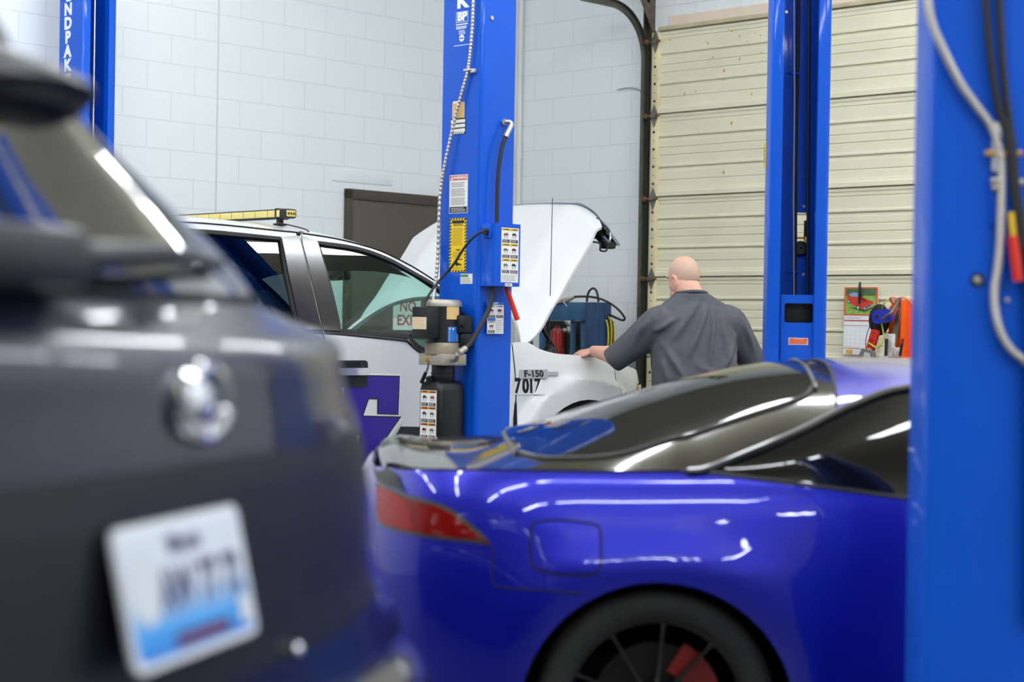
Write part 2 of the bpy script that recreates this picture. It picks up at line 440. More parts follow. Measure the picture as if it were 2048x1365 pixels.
# ------------------------------------------------------------------ overhead garage door on the right wall
cream = mat('cream_door_paint', (226, 221, 194), 0.45, noise=0.05, nscale=3)
cream_s = mat('cream_stile_paint', (220, 209, 170), 0.5, noise=0.1, nscale=8)
steel = mat('dull_steel', (120, 118, 112), 0.45, 0.8, noise=0.2, nscale=20)
trackm = mat('painted_track', (92, 92, 82), 0.45, 0.6, noise=0.2, nscale=10)
rust = mat('rust_brown', (120, 84, 56), 0.8, noise=0.3, nscale=30)
gl = ROOM.x(1309, 330, 0.06); gt = ROOM.x(1312, 62, 0.06)
GY0 = gl.y-0.035; GZ = gt.z; GY1 = GY0+4.9
hz = [ROOM.x(1305, py, 0.06).z for py in (85, 230, 395, 555)]
secs = [GZ-0.01]+hz[1:]
st = hz[2]-hz[3]
while secs[-1]-st > 0.05: secs.append(secs[-1]-st)
secs.append(0.01)
door = None
def section_profile(z0, z1):
    """ribbed steel section seen from inside: (depth, z) from the top down"""
    H = z1-z0; D = 0.040
    pr = [(0.028, z1), (0.046, z1-0.003), (0.046, z1-0.020), (D, z1-0.030)]
    def groove(f): z = z1-H*f; return [(D, z+0.007), (D-0.007, z+0.003), (D-0.007, z-0.003), (D, z-0.007)]
    def step(f): z = z1-H*f; return [(D, z+0.022), (D+0.008, z+0.012), (D+0.008, z), (D-0.010, z-0.002), (D-0.010, z-0.012), (D, z-0.034)]
    pr += groove(0.095)+step(0.27)+groove(0.405)+groove(0.50)+step(0.635)+groove(0.80)
    pr += [(D, z0+0.068), (D+0.004, z0+0.062), (D+0.004, z0+0.048), (D+0.022, z0+0.038), (D+0.022, z0+0.008), (0.028, z0+0.003)]
    return pr
fo = G(); fo.box((0.012, (GY0+GY1)/2, GZ/2), (0.02, GY1-GY0, GZ))
gdoor = struct(fo.build('door_2', cream, M=ROOM.M, ang=0))
for i in range(len(secs)-1):
    pr = section_profile(secs[i+1], secs[i])
    g = G(); g.loft([[Vector((d_, y, z)) for d_, z in pr] for y in (GY0+0.05, GY1)], closed=False)
    g.build('door_section', cream, gdoor, ang=20, flip=(1, 0, 0), solid=0.002)
    g = G(); g.box((0.045, GY0+0.03, (secs[i]+secs[i+1])/2), (0.05, 0.066, secs[i]-secs[i+1]-0.006), bev=0.004)
    zz = secs[i+1]+0.1
    k = 0
    while zz < secs[i]-0.05:
        r_ = 0.011 if k % 2 == 0 else 0.005
        g.cyl((0.0695, GY0+0.032, zz), (0.0708, GY0+0.032, zz), r_, n=12, m=1); zz += 0.065; k += 1
    g.build('end_stile', [cream_s, mat('dark_hole', (45, 38, 30), 0.9)], gdoor)
rustspot = mat('rust_spots', (205, 150, 60), 0.7)
g = G()
for (px, py) in ((1340, 80), (1412, 83), (1416, 86), (1457, 58), (1463, 62), (1479, 72), (1494, 83), (1498, 87), (1510, 66), (1520, 83), (1521, 70), (1523, 105), (1426, 115), (1448, 141), (1446, 160), (1391, 182), (1369, 187), (1447, 345), (1479, 118), (1503, 188), (1463, 246)):
    q = ROOM.x(px, py, 0.0435); r_ = random.uniform(0.004, 0.009)
    g.ell((0.043, q.y, q.z), (0.003, r_, r_*1.4), 8, 6)
g.build('rust_spots', rustspot, gdoor)
# hinges with rollers
for z in hz:
    g = G()
    zc = z-0.012 if z < hz[0] else z
    dia = [(0, 0.085), (0.030, 0.02), (0.030, -0.02), (0, -0.085), (-0.030, -0.02), (-0.030, 0.02)]
    g.prism(dia, 0, 0.006, plane_M((0.0705, GY0+0.034, zc), (0, 1, 0), (0, 0, 1)))
    g.box((0.082, GY0+0.034, zc), (0.03, 0.05, 0.035), bev=0.006)
    hg = g.build('door_hinge', steel, gdoor)
    g = G(); g.cyl((0.088, GY0+0.09, zc), (0.088, GY0-0.03, zc), 0.011, 0.007, n=10); g.cyl((0.088, GY0-0.03, zc), (0.088, GY0-0.055, zc), 0.021, n=14)
    g.build('roller', rust, hg)
# lintel strip above the door, angle iron and the curved roller track
g = G(); g.box((0.03, (GY0+GY1)/2+0.1, GZ+0.012), (0.075, GY1-GY0+0.1, 0.03), bev=0.004); struct(g.build('trim_3', mat('old_cream_lintel', (205, 192, 160), 0.6, noise=0.15), M=ROOM.M))
g = G(); g.box((0.006, (GY0+GY1)/2+0.15, GZ+0.065), (0.016, GY1-GY0+0.06, 0.085)); struct(g.build('trim_4', mat('peach_primer', (232, 214, 196), 0.7, noise=0.06, nscale=9), M=ROOM.M, ang=0))
trk = Fr((ROOM.M @ Vector((0, GY0, 0))), math.atan2(-0.7228595, -0.6909951))
tr = root('door_track', 'dark steel roller track curving up beside the cream garage door', 'door track', trk)
yt = -0.055
def track_path(x0, zt, rad, ln):
    pts = [(x0, 0.05), (x0, zt)]
    for k in range(1, 13):
        a = math.radians(90*k/12); pts.append((x0+rad-rad*math.cos(a), zt+rad*math.sin(a)))
    pts.append((x0+rad+ln, zt+rad)); return pts
zt = GZ-0.22
def sweep_c(pts, yc, wdt, dep):
    """C-shaped track: web plus two lips, open to the right"""
    g = G(); rings = []
    for i, (x, z) in enumerate(pts):
        a = pts[max(0, i-1)]; b = pts[min(len(pts)-1, i+1)]; t = Vector((b[0]-a[0], 0, b[1]-a[1])).normalized(); n = Vector((-t.z, 0, t.x))*-1
        o = Vector((x, yc, z)); h = wdt/2
        prof = [(h, dep), (h, 0), (-h, 0), (-h, dep), (-h+0.004, dep), (-h+0.004, 0.004), (h-0.004, 0.004), (h-0.004, dep)]
        rings.append([o+n*a_+Vector((0, b_, 0)) for a_, b_ in prof])
    g.loft(rings, caps=True); return g
sweep_c(track_path(0.088, zt, 0.38, 0.35), yt-0.012, 0.056, 0.03).build('curved_track', trackm, tr, ang=25)
g = G(); g.box((0.03, yt-0.04, GZ/2+0.2), (0.06, 0.005, GZ+0.6)); g.box((0.004, yt-0.01, GZ/2+0.2), (0.008, 0.07, GZ+0.6)); g.build('angle_bracket', trackm, tr)
# perforated flag plate at the top of the track
pl = [(0.02, GZ-0.02), (0.34, GZ+0.46), (0.26, GZ+0.52), (0.02, GZ+0.52)]
Mx = plane_M((0, yt+0.03, 0), (1, 0, 0), (0, 0, 1))
g = G(); hole = [[(0.09+0.022*math.cos(a*math.pi/6), zc_+0.03*math.sin(a*math.pi/6)) for a in range(12)] for zc_ in (GZ+0.24, GZ+0.36)]
g.panel(pl, hole, lambda u, v: Mx @ Vector((u, v, 0)), 1, 1); g.build('flag_plate', mat('dirty_steel', (105, 95, 84), 0.6, 0.5, noise=0.35, nscale=14), tr, solid=0.004, ang=0, flip=(0, 1, 0))
# thin hanging wire beside the track
g = G(); q = [ROOM.x(px, py, 0.02) for px, py in ((1234, 180), (1248, 177), (1262, 176), (1275, 179), (1284, 185))]
g.tube(cr_spline(q, 5), 0.003, 6); o = g.build('loose_wire', trackm, M=ROOM.M); tag(o, 'thin grey wire loop on the block wall beside the door track', 'wire')
# white conduit in the corner
pc = ROOM.x(1037.5, 300, 0.03)
r_ = root('conduit_pipe', 'white vertical conduit pipe on the wall right of the central blue column', 'pipe', Fr(ROOM.M @ Vector((0.03, pc.y, 0)), 0))
pvc = mat('white_pvc', (214, 214, 210), 0.4)
G().cyl((0, 0, 0.0), (0, 0, RH-0.001), 0.0225, n=16).build('pipe', pvc, r_)
zc = pc.z; G().lathe([(0.0226, -0.04), (0.029, -0.04), (0.029, 0.04), (0.0226, 0.04)], (0, 0, zc-0.03), n=18).build('coupling', pvc, r_)
# ------------------------------------------------------------------ two-post lift columns
blue = mat('blue_enamel', (0, 82, 198), 0.55, coat=0.3, cr=0.05, spec=0.2, noise=0.06, nscale=3, bump=0.02, bscale=6)
blue_in = mat('blue_inner_enamel', (2, 66, 160), 0.45)
blk = mat('black_plastic', (24, 24, 26), 0.4); blk_rub = mat('black_rubber', (34, 34, 36), 0.6)
white_p = mat('print_white', (232, 232, 228), 0.4); black_p = mat('print_black', (22, 22, 24), 0.45); grey_p = mat('print_grey', (140, 140, 138), 0.5)
red_p = mat('print_red', (205, 48, 36), 0.45); yel_p = mat('print_yellow', (240, 204, 30), 0.45); org_p = mat('print_orange', (222, 140, 30), 0.45)
tan_p = mat('print_tan', (222, 186, 122), 0.55); blu_p = mat('print_blue', (36, 108, 190), 0.45); grn_p = mat('print_green', (60, 150, 96), 0.45)
galv = mat('galvanised_conduit', (190, 186, 180), 0.35, 0.7); alu = mat('cast_aluminium', (176, 170, 158), 0.45, 0.6, noise=0.15, nscale=30)
chrome = MATS['chrome']; brass = mat('yellow_zinc', (200, 160, 60), 0.35, 0.6); red_h = mat('red_handle', (214, 52, 34), 0.4)
letter_w = mat('lettering_white', (226, 232, 238), 0.45)
def c_profile(W, D, t=0.012, lip=0.058, r=0.022):
    """channel section open at +y"""
    P = []
    def arc(cx, cy, rr, a0, a1, n=5):
        for k in range(n+1):
            a = math.radians(a0+(a1-a0)*k/n); P.append((cx+rr*math.cos(a), cy+rr*math.sin(a)))
    w, d = W/2, D/2
    P += [(w-lip, d)]; arc(w-0.014, d-0.014, 0.014, 90, 0, 3); arc(w-r, -d+r, r, 0, -90); arc(-w+r, -d+r, r, -90, -180); arc(-w+0.014, d-0.014, 0.014, 180, 90, 3)
    P += [(-w+lip, d), (-w+lip, d-0.05), (-w+lip-t, d-0.05), (-w+lip-t, d-t), (-w+t, d-t), (-w+t, -d+t), (w-t, -d+t), (w-t, d-t), (w-lip+t, d-t), (w-lip+t, d-0.05), (w-lip, d-0.05)]
    return P
def column(lab, fr, W, D, H, hole=None):
    r = root('lift_column', lab, 'vehicle lift', fr, 'blue two-post lift columns'); r['kind'] = 'thing'
    pr = c_profile(W, D)
    g = G()
    if hole:      # rectangular window cut through the back web
        x0, x1, z0, z1 = hole
        g.prism(pr, 0.02, z0); g.prism(pr, z1, H)
        t = 0.012
        for sx in (-1, 1):
            q = [p for p in pr]; xin = x0 if sx < 0 else x1
            half = [p for p in q if (p[0] < -0.0001 if sx < 0 else p[0] > 0.0001)]
            half = half+([(xin, -D/2+t), (xin, -D/2)])
            # order the half outline around
            if sx < 0: ordr = [(xin, -D/2)]+[p for p in q if p[0] < 0 ][:-0 or None]
            out = [p for p in q if (p[0]*sx > 0)]
            if sx < 0:
                k = next(i for i, p in enumerate(out) if abs(p[1]-(-D/2+t)) < 1e-6)
                poly = [(xin, -D/2)]+out[:k+1]+[(xin, -D/2+t)]
                g.prism(poly, z0, z1)
            else:
                # right half: lip start .. back corner, then inner web back up to the lip
                k1 = max(i for i, p in enumerate(out) if abs(p[1]+D/2) < 1e-4)
                poly = out[:k1+1]+[(xin, -D/2), (xin, -D/2+t)]+out[k1+1:]
                g.prism(poly, z0, z1)
    else: g.prism(pr, 0.02, H)
    g.build('column_post', blue, r, ang=30)
    G().box((0, -0.02, 0.0105), (W+0.2, D+0.16, 0.019), bev=0.004).build('base_plate', blue, r)
    for sx in (-1, 1):
        for sy in (-1, 1):
            G().cyl((sx*(W/2+0.06), sy*(D/2+0.02)-0.02, 0.02), (sx*(W/2+0.06), sy*(D/2+0.02)-0.02, 0.055), 0.014, n=6).build('anchor_bolt', steel, r)
    return r
def bendpak(r, sx, W, zK, yc):
    """stacked lettering and maker's plate on the side face sx (local x sign)"""
    x = sx*(W/2+0.0004)
    d = Decal(plane_M((x, yc, zK), (0, sx, 0), (0, 0, 1)))
    for i, ch in enumerate('KAPDNEB'):
        d.txt(ch, 0, 0.038+i*0.0907, 0.104, letter_w, 0, bold=0.055, sx=1.12)
    t = 0.0025
    for (a, b, c, e) in ((-0.043, -0.070, 0.043, -0.070+t), (-0.043, -0.016-t, 0.043, -0.016), (-0.043, -0.070, -0.043+t, -0.016), (0.043-t, -0.070, 0.043, -0.016)): d.rect(a, b, c, e, letter_w, 0)
    d.txt('BP', 0, -0.042, 0.058, letter_w, 0, bold=0.06, sx=1.1)
    d.rect(-0.043, -0.083, 0.043, -0.077, letter_w, 0); d.lines(-0.042, -0.104, 0.042, -0.088, 2, letter_w, 0, 0.6)
    d.lines(-0.022, -0.132, 0.026, -0.108, 4, letter_w, 0, 0.4)
    d.poly([(0.018*math.cos(a*math.pi/9), -0.150+0.018*math.sin(a*math.pi/9)) for a in range(18)], letter_w, 0)
    d.rect(-0.012, -0.154, 0.012, -0.147, blue, 1)
    d.rect(-0.056, -0.187, 0.056, -0.184, letter_w, 0)
    d.done('lettering', r, 'white BENDPAK lettering stacked down the blue face')
# ---- lift 1: central column and far-left column
AC = Vector((-0.1740, 9.0, 0)); YA = math.atan2(0.7228595, 0.6909951); WA, DA = 0.256, 0.286
fA = Vector((math.cos(YA), math.sin(YA), 0)); aA = Vector((-math.sin(YA), math.cos(YA), 0))
FA = Fr(AC+fA*WA/2+aA*DA/2, YA)
colA = column('central blue lift column carrying the motor, control box and warning stickers', FA, WA, DA, 3.75)
bendpak(colA, -1, WA, 2.955, FA.x(924, 60, -WA/2).y)
LA = Vector((-2.7862, 11.56, 0))
FL = Fr(LA-fA*0.0+fA*WA/2+aA*DA/2, YA+math.pi)
colL = column('far-left blue lift column with stacked letters against the block wall', FL, WA, DA, 3.75)
bendpak(colL, 1, WA, 2.955, FL.x(135.5, 100, WA/2).y)
G().tube([(0.0, DA/2-0.06, 0.3), (0.0, DA/2-0.06, 3.7)], 0.006, 8).build('lift_cable', galv, colL)
g = G(); g.box((0, 0.02, 1.2), (WA-0.09, DA-0.09, 0.75), bev=0.008); g.build('carriage', blue_in, colL)
# stickers and fittings of the central column
XL = -WA/2-0.0006
def faceL(x0, y0, x1, y1, off=0.0):
    """decal on the lettered (left) face from two picture corners -> Decal, half width, half height"""
    a = FA.x(x0, y0, XL-off); b = FA.x(x1, y1, XL-off); c = (a+b)/2
    return Decal(plane_M((XL-off, c.y, c.z), (0, -1, 0), (0, 0, 1))), abs(a.y-b.y)/2, abs(a.z-b.z)/2
YB = -DA/2-0.0006
def faceB(x0, y0, x1, y1, off=0.0):
    a = FA.y(x0, y0, YB-off); b = FA.y(x1, y1, YB-off); c = (a+b)/2
    return Decal(plane_M((c.x, YB-off, c.z), (1, 0, 0), (0, 0, 1))), abs(a.x-b.x)/2, abs(a.z-b.z)/2
def pict(d, x0, y0, x1, y1, head, seed):
    """two-row safety pictogram cell: coloured header, small drawing, black caption"""
    rnd = random.Random(seed); w, h = x1-x0, y1-y0
    d.rect(x0, y1-h*0.16, x1, y1, head, 1); d.poly([(x0+w*0.06, y1-h*0.14), (x0+w*0.18, y1-h*0.14), (x0+w*0.12, y1-h*0.03)], black_p, 2)
    d.rect(x0+w*0.24, y1-h*0.115, x1-w*0.1, y1-h*0.05, black_p, 2)
    cx, cy = (x0+x1)/2, y0+h*0.56
    d.rect(cx-w*0.30, cy-h*0.03, cx+w*0.30, cy+h*0.035, black_p, 1)
    d.rect(cx-w*0.22, cy+h*0.035, cx+w*0.16, cy+h*0.12, grey_p if seed % 2 else black_p, 1)
    for k in (-0.16, 0.14): d.rect(cx+w*k-w*0.03, cy-h*0.22, cx+w*k+w*0.03, cy-h*0.03, black_p, 1)
    if seed % 3 == 1: d.poly([(cx+w*0.05, cy-h*0.12), (cx+w*0.3, cy+h*0.02), (cx+w*0.12, cy+h*0.16)], red_p, 2)
    d.rect(x0+w*0.05, y0+h*0.02, x1-w*0.05, y0+h*0.24, black_p, 1); d.lines(x0+w*0.1, y0+h*0.04, x1-w*0.12, y0+h*0.22, 3, white_p, 2, 0.3)
d, a, b = faceL(899.5, 351, 935, 426)
d.rect(-a, -b, a, b, white_p, 0); d.rect(-a*0.94, b*0.72, a*0.94, b*0.96, red_p, 1); d.poly([(-a*0.86, b*0.75), (-a*0.56, b*0.75), (-a*0.71, b*0.94)], white_p, 2)
d.txt('WARNING', a*0.17, b*0.84, b*0.205, white_p, 2, bold=0.04, sx=1.02)
d.lines(-a*0.82, b*0.36, a*0.82, b*0.62, 3, grey_p, 1); d.lines(-a*0.82, -b*0.12, a*0.82, b*0.30, 6, grey_p, 1); d.lines(-a*0.82, -b*0.58, a*0.82, -b*0.18, 6, grey_p, 1)
d.rect(-a*0.94, -b*0.97, a*0.94, -b*0.66, black_p, 1); d.lines(-a*0.8, -b*0.93, a*0.8, -b*0.70, 3, white_p, 2, 0.3)
d.done('warning_sticker', colA, 'white warning sticker with red header')
d, a, b = faceL(900, 437, 932, 544)
d.rect(-a, -b, a, b, yel_p, 0)
n = 17
for k in range(n):       # hazard-striped border
    y0 = -b+2*b*k/n; h = 2*b/n*0.5
    for sx in (-1, 1):
        x0, x1 = (-a, -a*0.78) if sx < 0 else (a*0.78, a)
        d.poly([(x0, y0), (x1, y0+h*0.9), (x1, y0+h*1.9), (x0, y0+h)], black_p, 1)
for k in range(6):
    x0 = -a+2*a*k/6; wd = 2*a/6*0.5
    for y0, y1 in ((-b, -b*0.93), (b*0.93, b)): d.poly([(x0, y0), (x0+wd, y0), (min(a, x0+wd*1.8), y1), (min(a, x0+wd*0.8), y1)], black_p, 1)
d.rect(-a*0.72, b*0.80, a*0.72, b*0.91, black_p, 1); d.lines(-a*0.6, b*0.70, a*0.7, b*0.79, 2, black_p, 1)
d.lines(-a*0.66, -b*0.02, a*0.66, b*0.64, 14, mat('print_ochre', (176, 146, 30), 0.5), 1, 0.4); d.rect(-a*0.2, -b*0.2, a*0.3, -b*0.16, black_p, 1); d.lines(-a*0.6, -b*0.5, a*0.6, -b*0.24, 5, MATS['print_ochre'], 1, 0.4)
d.rect(-a*0.2, -b*0.56, a*0.55, -b*0.52, black_p, 1)
d.poly([(-a*0.3, -b*0.72), (-a*0.05, -b*0.60), (a*0.05, -b*0.66), (a*0.5, -b*0.72), (a*0.45, -b*0.76), (a*0.1, -b*0.75), (-a*0.1, -b*0.80)], black_p, 1); d.lines(-a*0.6, -b*0.9, a*0.6, -b*0.82, 2, MATS['print_ochre'], 1)
d.done('safety_sticker', colA, 'yellow sticker with hazard striped border')
d, a, b = faceL(905, 206, 929, 238); d.rect(-a, -b, a, b, tan_p, 0); d.rect(-a*0.9, b*0.98, a*0.1, b*1.15, white_p, 0); d.lines(-a*0.8, -b*0.9, a*0.85, b*0.85, 7, mat('print_brown', (190, 150, 90), 0.5), 1, 0.3); d.done('tan_label', colA)
d, a, b = faceL(901.5, 238, 931, 268); d.rect(-a, -b, a, b, black_p, 0)
for k in range(3): d.rect(-a*0.94, b*(0.62-0.56*k)-b*0.2, a*0.94, b*(0.62-0.56*k)+b*0.2, white_p, 1)
for k in range(6): d.rect(-a*0.9+k*a*0.3, -b*0.92, -a*0.9+k*a*0.3+a*0.2, -b*0.74, white_p, 1)
d.done('serial_label', colA, 'black and white striped label')
d, a, b = faceL(921, 548, 945, 568); d.rect(-a, -b, a, b, white_p, 0); d.rect(-a*0.95, b*0.35, a*0.3, b*0.85, grn_p, 1); d.lines(-a*0.9, -b*0.85, a*0.85, b*0.25, 4, grey_p, 1, 0.3); d.done('inspection_label', colA, 'small white label with green header')
# flexible conduit, its strap, the black control cable
def onL(px, py, off): return FA.x(px, py, -WA/2-off)
pts = [onL(px, py, o) for px, py, o in ((952, -262, .02), (950, -160, .02), (949, -60, .02), (947, 0, .02), (945, 50, .02), (941, 100, .02), (936, 140, .02), (924, 185, .022), (911, 232, .025), (900, 282, .028), (889, 332, .03), (881, 382, .03), (877.5, 450, .03), (875.5, 520, .03), (870, 575, .05), (865, 610, .09))]
sp = cr_spline(pts, 26)
rr = [0.0085+0.0012*(1 if (i//2) % 2 == 0 else -1) for i in range(len(sp))]
G().tube(sp, rr, 8).build('flexible_conduit', galv, colA, ang=60)
q = onL(936, 140, 0.02); g = G(); g.box((q.x+0.004, q.y, q.z), (0.03, 0.05, 0.012), bev=0.003); g.box((q.x+0.008, q.y-0.03, q.z-0.006), (0.02, 0.03, 0.02), bev=0.003); g.build('conduit_strap', galv, colA)
# control box on the back face
off = 0.10
bx0 = FA.y(990, 500, YB-off).x; bx1 = FA.y(1040.5, 500, YB-off).x; bz1 = FA.y(1010, 447, YB-off).z; bz0 = FA.y(1010, 573, YB-off).z
g = G(); poly = [(bx0, -DA/2)]+[(bx0+0.025-0.025*math.cos(math.radians(k*15)), -DA/2-off+0.025-0.025*math.sin(math.radians(k*15))) for k in range(7)]+[(bx1, -DA/2-off), (bx1, -DA/2-off+0.004), (bx1-0.004, -DA/2-off+0.02), (bx1-0.004, -DA/2)]
g.prism(poly, bz0, bz1); cb = g.build('control_box', blue, colA, ang=30)
d, a, b = faceB(1003, 455, 1036, 566, off+0.0005)
d.rect(-a, -b, a, b, white_p, 0)
for r_ in range(3):
    for c_ in range(2):
        y1 = b*0.98-r_*b*0.56; pict(d, -a*0.94+c_*a*0.95, y1-b*0.54, -a*0.94+c_*a*0.95+a*0.92, y1, yel_p, r_*2+c_+1)
d.lines(-a*0.9, -b*0.96, a*0.9, -b*0.72, 5, grey_p, 1, 0.3); d.done('instruction_sticker', cb, 'white sticker with six pictograms under yellow headers')
d, a, b = faceB(1010, 567, 1024, 573.5, off+0.0005); d.rect(-a, -b, a, b, white_p, 0); d.lines(-a*0.8, -b*0.5, a*0.8, b*0.5, 1, black_p, 1); d.done('small_label', cb)
g = G(); q = FA.y(975, 452, YB-0.05); g.box((bx0-0.004, -DA/2-0.05, FA.y(985, 462, YB-off).z), (0.02, 0.05, 0.07), bev=0.006); g.cyl((bx0-0.03, -DA/2-0.055, FA.y(985, 463, YB-off).z), (bx0+0.01, -DA/2-0.055, FA.y(985, 463, YB-off).z), 0.017, n=12, m=1); g.build('cable_gland', [blue, blk], cb)
ql = [FA.y(1013, 576, YB-off*0.5), FA.y(1035, 640, YB-off*0.75)]
G().tube([ql[0], ql[0].lerp(ql[1], 0.5), ql[1]], [0.0125, 0.013, 0.014], 10).build('release_lever', red_h, colA)
G().cyl(ql[0]+(ql[0]-ql[1])*0.25, ql[0], 0.007, n=8).build('lever_rod', steel, colA)
# tag card hanging under the box
d, a, b = faceB(975, 604, 1006.5, 668, 0.02); d.rect(-a, -b, a, b, white_p, 0); d.rect(-a, b*0.82, a, b, blu_p, 1); d.txt('SAFETY', 0, b*0.91, b*0.15, white_p, 2)
pict(d, -a*0.95, -0.02*b, -a*0.03, b*0.8, white_p, 2); pict(d, a*0.03, -0.02*b, a*0.95, b*0.8, white_p, 4)
d.rect(-a*0.95, -b*0.2, 0, -0.02*b, blu_p, 1); pict(d, -a*0.95, -b*0.97, -a*0.05, -b*0.2, white_p, 1); d.lines(a*0.05, -b*0.92, a*0.9, -b*0.1, 7, grey_p, 1, 0.25)
tg = d.build('safety_tag', d.ms, colA, ang=0, weld=False, solid=0.001); tg['label'] = 'white hanging tag with blue header and pictograms'
G().tube([FA.y(996, 572, YB-0.03), FA.y(997, 606, YB-0.02)], 0.0018, 6).build('tag_wire', steel, colA)
# hydraulic hoses
pts = [FA.y(985, 572, YB-0.05), FA.y(983, 600, YB-0.05), FA.y(975, 625, YB-0.055), FA.y(960, 655, YB-0.06), FA.x(940, 688, -WA/2-0.10), FA.x(922, 704, -WA/2-0.16)]
sp = cr_spline(pts, 8); G().tube(sp, 0.0125, 10).build('hydraulic_hose', blk_rub, colA)
G().cyl(sp[-5], sp[-1]+(sp[-1]-sp[-5])*0.35, 0.016, n=12).build('hose_fitting', alu, colA)
pts = [FA.y(980, 463, YB-0.055), FA.y(968, 462, YB-0.07), FA.x(948, 474, -WA/2-0.06), FA.x(928, 497, -WA/2-0.08), FA.x(905, 532, -WA/2-0.10), FA.x(880, 560, -WA/2-0.13), FA.x(862, 584, -WA/2-0.18), FA.x(851, 603, -WA/2-0.21), FA.x(850, 616, -WA/2-0.22)]
G().tube(cr_spline(pts, 8), 0.0065, 8).build('control_cable', blk_rub, colA)
a0 = FA.y(1010, 244, YB-0.02); a1 = FA.y(1024, 248, YB-0.05); a2 = FA.y(1011, 274, YB-0.045)
g = G(); g.cyl(FA.y(1010, 244, YB), a0, 0.016, n=12); g.tube([a0, FA.y(1018, 243, YB-0.04), a1], 0.011, 10); g.cyl(a1, a2, 0.0125, 0.015, n=12); g.build('elbow_fitting', galv, colA)
pts = [a2, FA.y(1003, 300, YB-0.045), FA.y(997, 345, YB-0.045), FA.y(994.5, 400, YB-0.045), FA.y(994, 446, YB-0.05)]
G().tube(cr_spline(pts, 6), 0.0105, 10).build('air_hose', blk_rub, colA)
q = FA.y(983, 36, YB); G().cyl(q, q+Vector((0, -0.006, 0)), 0.011, n=10).build('bolt', galv, colA)
# power unit
mx, my = -WA/2-0.115, -0.020
zt = FA.x(894, 600, mx).z; zm1 = FA.x(894, 613, mx).z; zm0 = FA.x(894, 708, mx).z; zp0 = FA.x(894, 731, mx).z; zr1 = FA.x(894, 760, mx).z
g = G(); g.lathe([(0, zm1), (0.086, zm1), (0.086, zm0+0.035), (0.090, zm0+0.03), (0.090, zm0), (0, zm0)], (mx, my, 0), n=32, m=0)
g.box((mx+0.075, my, (zm0+zm1)/2), (0.10, 0.06, 0.18), m=0)
mo = g.build('motor', blk, colA)
G().lathe([(0, zt), (0.075, zt), (0.087, zt-0.01), (0.090, zt-0.02), (0.090, zm1-0.001), (0.0, zm1-0.001)], (mx, my, 0), n=32).build('motor_cap', alu, mo)
G().lathe([(0.0905, zm0+0.055), (0.0925, zm0+0.05), (0.0925, zm0-0.002), (0.0, zm0-0.002)], (mx, my, 0), n=32).build('motor_flange', mat('oily_aluminium', (150, 138, 120), 0.45, 0.4, noise=0.3, nscale=20), mo)
def curved(dx, dz0, dz1, a0, a1, rad=0.0868):
    """label wrapped on the motor shell: angles in degrees in the local frame"""
    return lambda v: Vector((mx+(rad+v.z)*math.cos(math.radians(a0+(a1-a0)*v.x)), my+(rad+v.z)*math.sin(math.radians(a0+(a1-a0)*v.x)), dz0+(dz1-dz0)*v.y))
def wrap_label(name, a0, a1, z0, z1, fill):
    d = Decal(None, curved(0, z0, z1, a0, a1)); n = 6
    for k in range(n): d.rect(k/n, 0, (k+1)/n, 1, fill, 0)
    return d
d = wrap_label('plate', 235, 285, zm1-0.065, zm1-0.002, tan_p)
for k in range(6): d.rect(0.08, 0.1+k*0.14, 0.9, 0.14+k*0.14, MATS['print_brown'], 1)
d.done('motor_plate', mo, 'stained cream nameplate')
d = wrap_label('blue', 240, 282, zm0+0.06, zm0+0.135, blu_p)
d.rect(0.1, 0.8, 0.5, 0.93, white_p, 1)
for k in range(4): d.rect(0.1, 0.08+k*0.17, 0.9, 0.18+k*0.17, white_p, 1)
d.done('motor_label', mo, 'blue and white label')
g = G(); ex = mx-0.105; zb1 = FA.x(848, 614, ex-0.04).z; zb0 = FA.x(848, 677, ex-0.04).z
eb = g.box((ex-0.005, my+0.01, (zb0+zb1)/2), (0.09, 0.115, zb1-zb0), bev=0.004).build('electrical_box', blk, colA)
d = Decal(plane_M((ex-0.0505, my+0.012, (zb0+zb1)/2-0.003), (0, -1, 0), (0, 0, 1))); d.rect(-0.05, -0.03, 0.05, 0.03, mat('print_cream', (228, 214, 190), 0.5), 0); d.lines(-0.045, -0.025, 0.045, 0.026, 6, tan_p, 1, 0.35); d.done('box_label', eb, 'cream label')
g = G(); g.box((mx+0.05, my-0.085, (zm0+zm1)/2+0.03), (0.09, 0.05, 0.09), bev=0.008); g.box((mx+0.06, my-0.09, (zm0+zm1)/2-0.05), (0.08, 0.05, 0.07), bev=0.01); g.cyl((mx+0.02, my-0.1, zm1-0.09), (mx+0.02, my-0.125, zm1-0.09), 0.012, n=8)
g.build('capacitor_cover', blk, mo)
pb = G().box((mx-0.005, my, (zm0+zp0)/2), (0.15, 0.19, zm0-zp0), bev=0.004).build('pump_block', alu, colA)
g = G()
for y_ in (0.045, 0.02): g.lathe([(0, 0.003), (0.010, 0.003), (0.012, 0)], (mx-0.080, my+y_, (zm0+zp0)/2), (-1, 0, 0), n=12)
g.cyl((mx+0.02, my-0.095, (zm0+zp0)/2), (mx+0.02, my-0.0975, (zm0+zp0)/2), 0.009, n=10)
g.build('port_plug', brass, pb)
q1 = Vector((mx-0.02, my-0.098, (zm0+zp0)/2)); g = G(); g.tube([q1, q1+Vector((-0.02, -0.03, 0.0)), sp[-1] if False else FA.x(916, 709, -WA/2-0.17)], 0.012, 10); g.build('hose_elbow', galv, pb)
g = G(); hx = [FA.x(856, 716, mx-0.08), FA.x(856, 735, mx-0.085), FA.x(849, 752, mx-0.09), FA.x(843, 766, mx-0.09)]
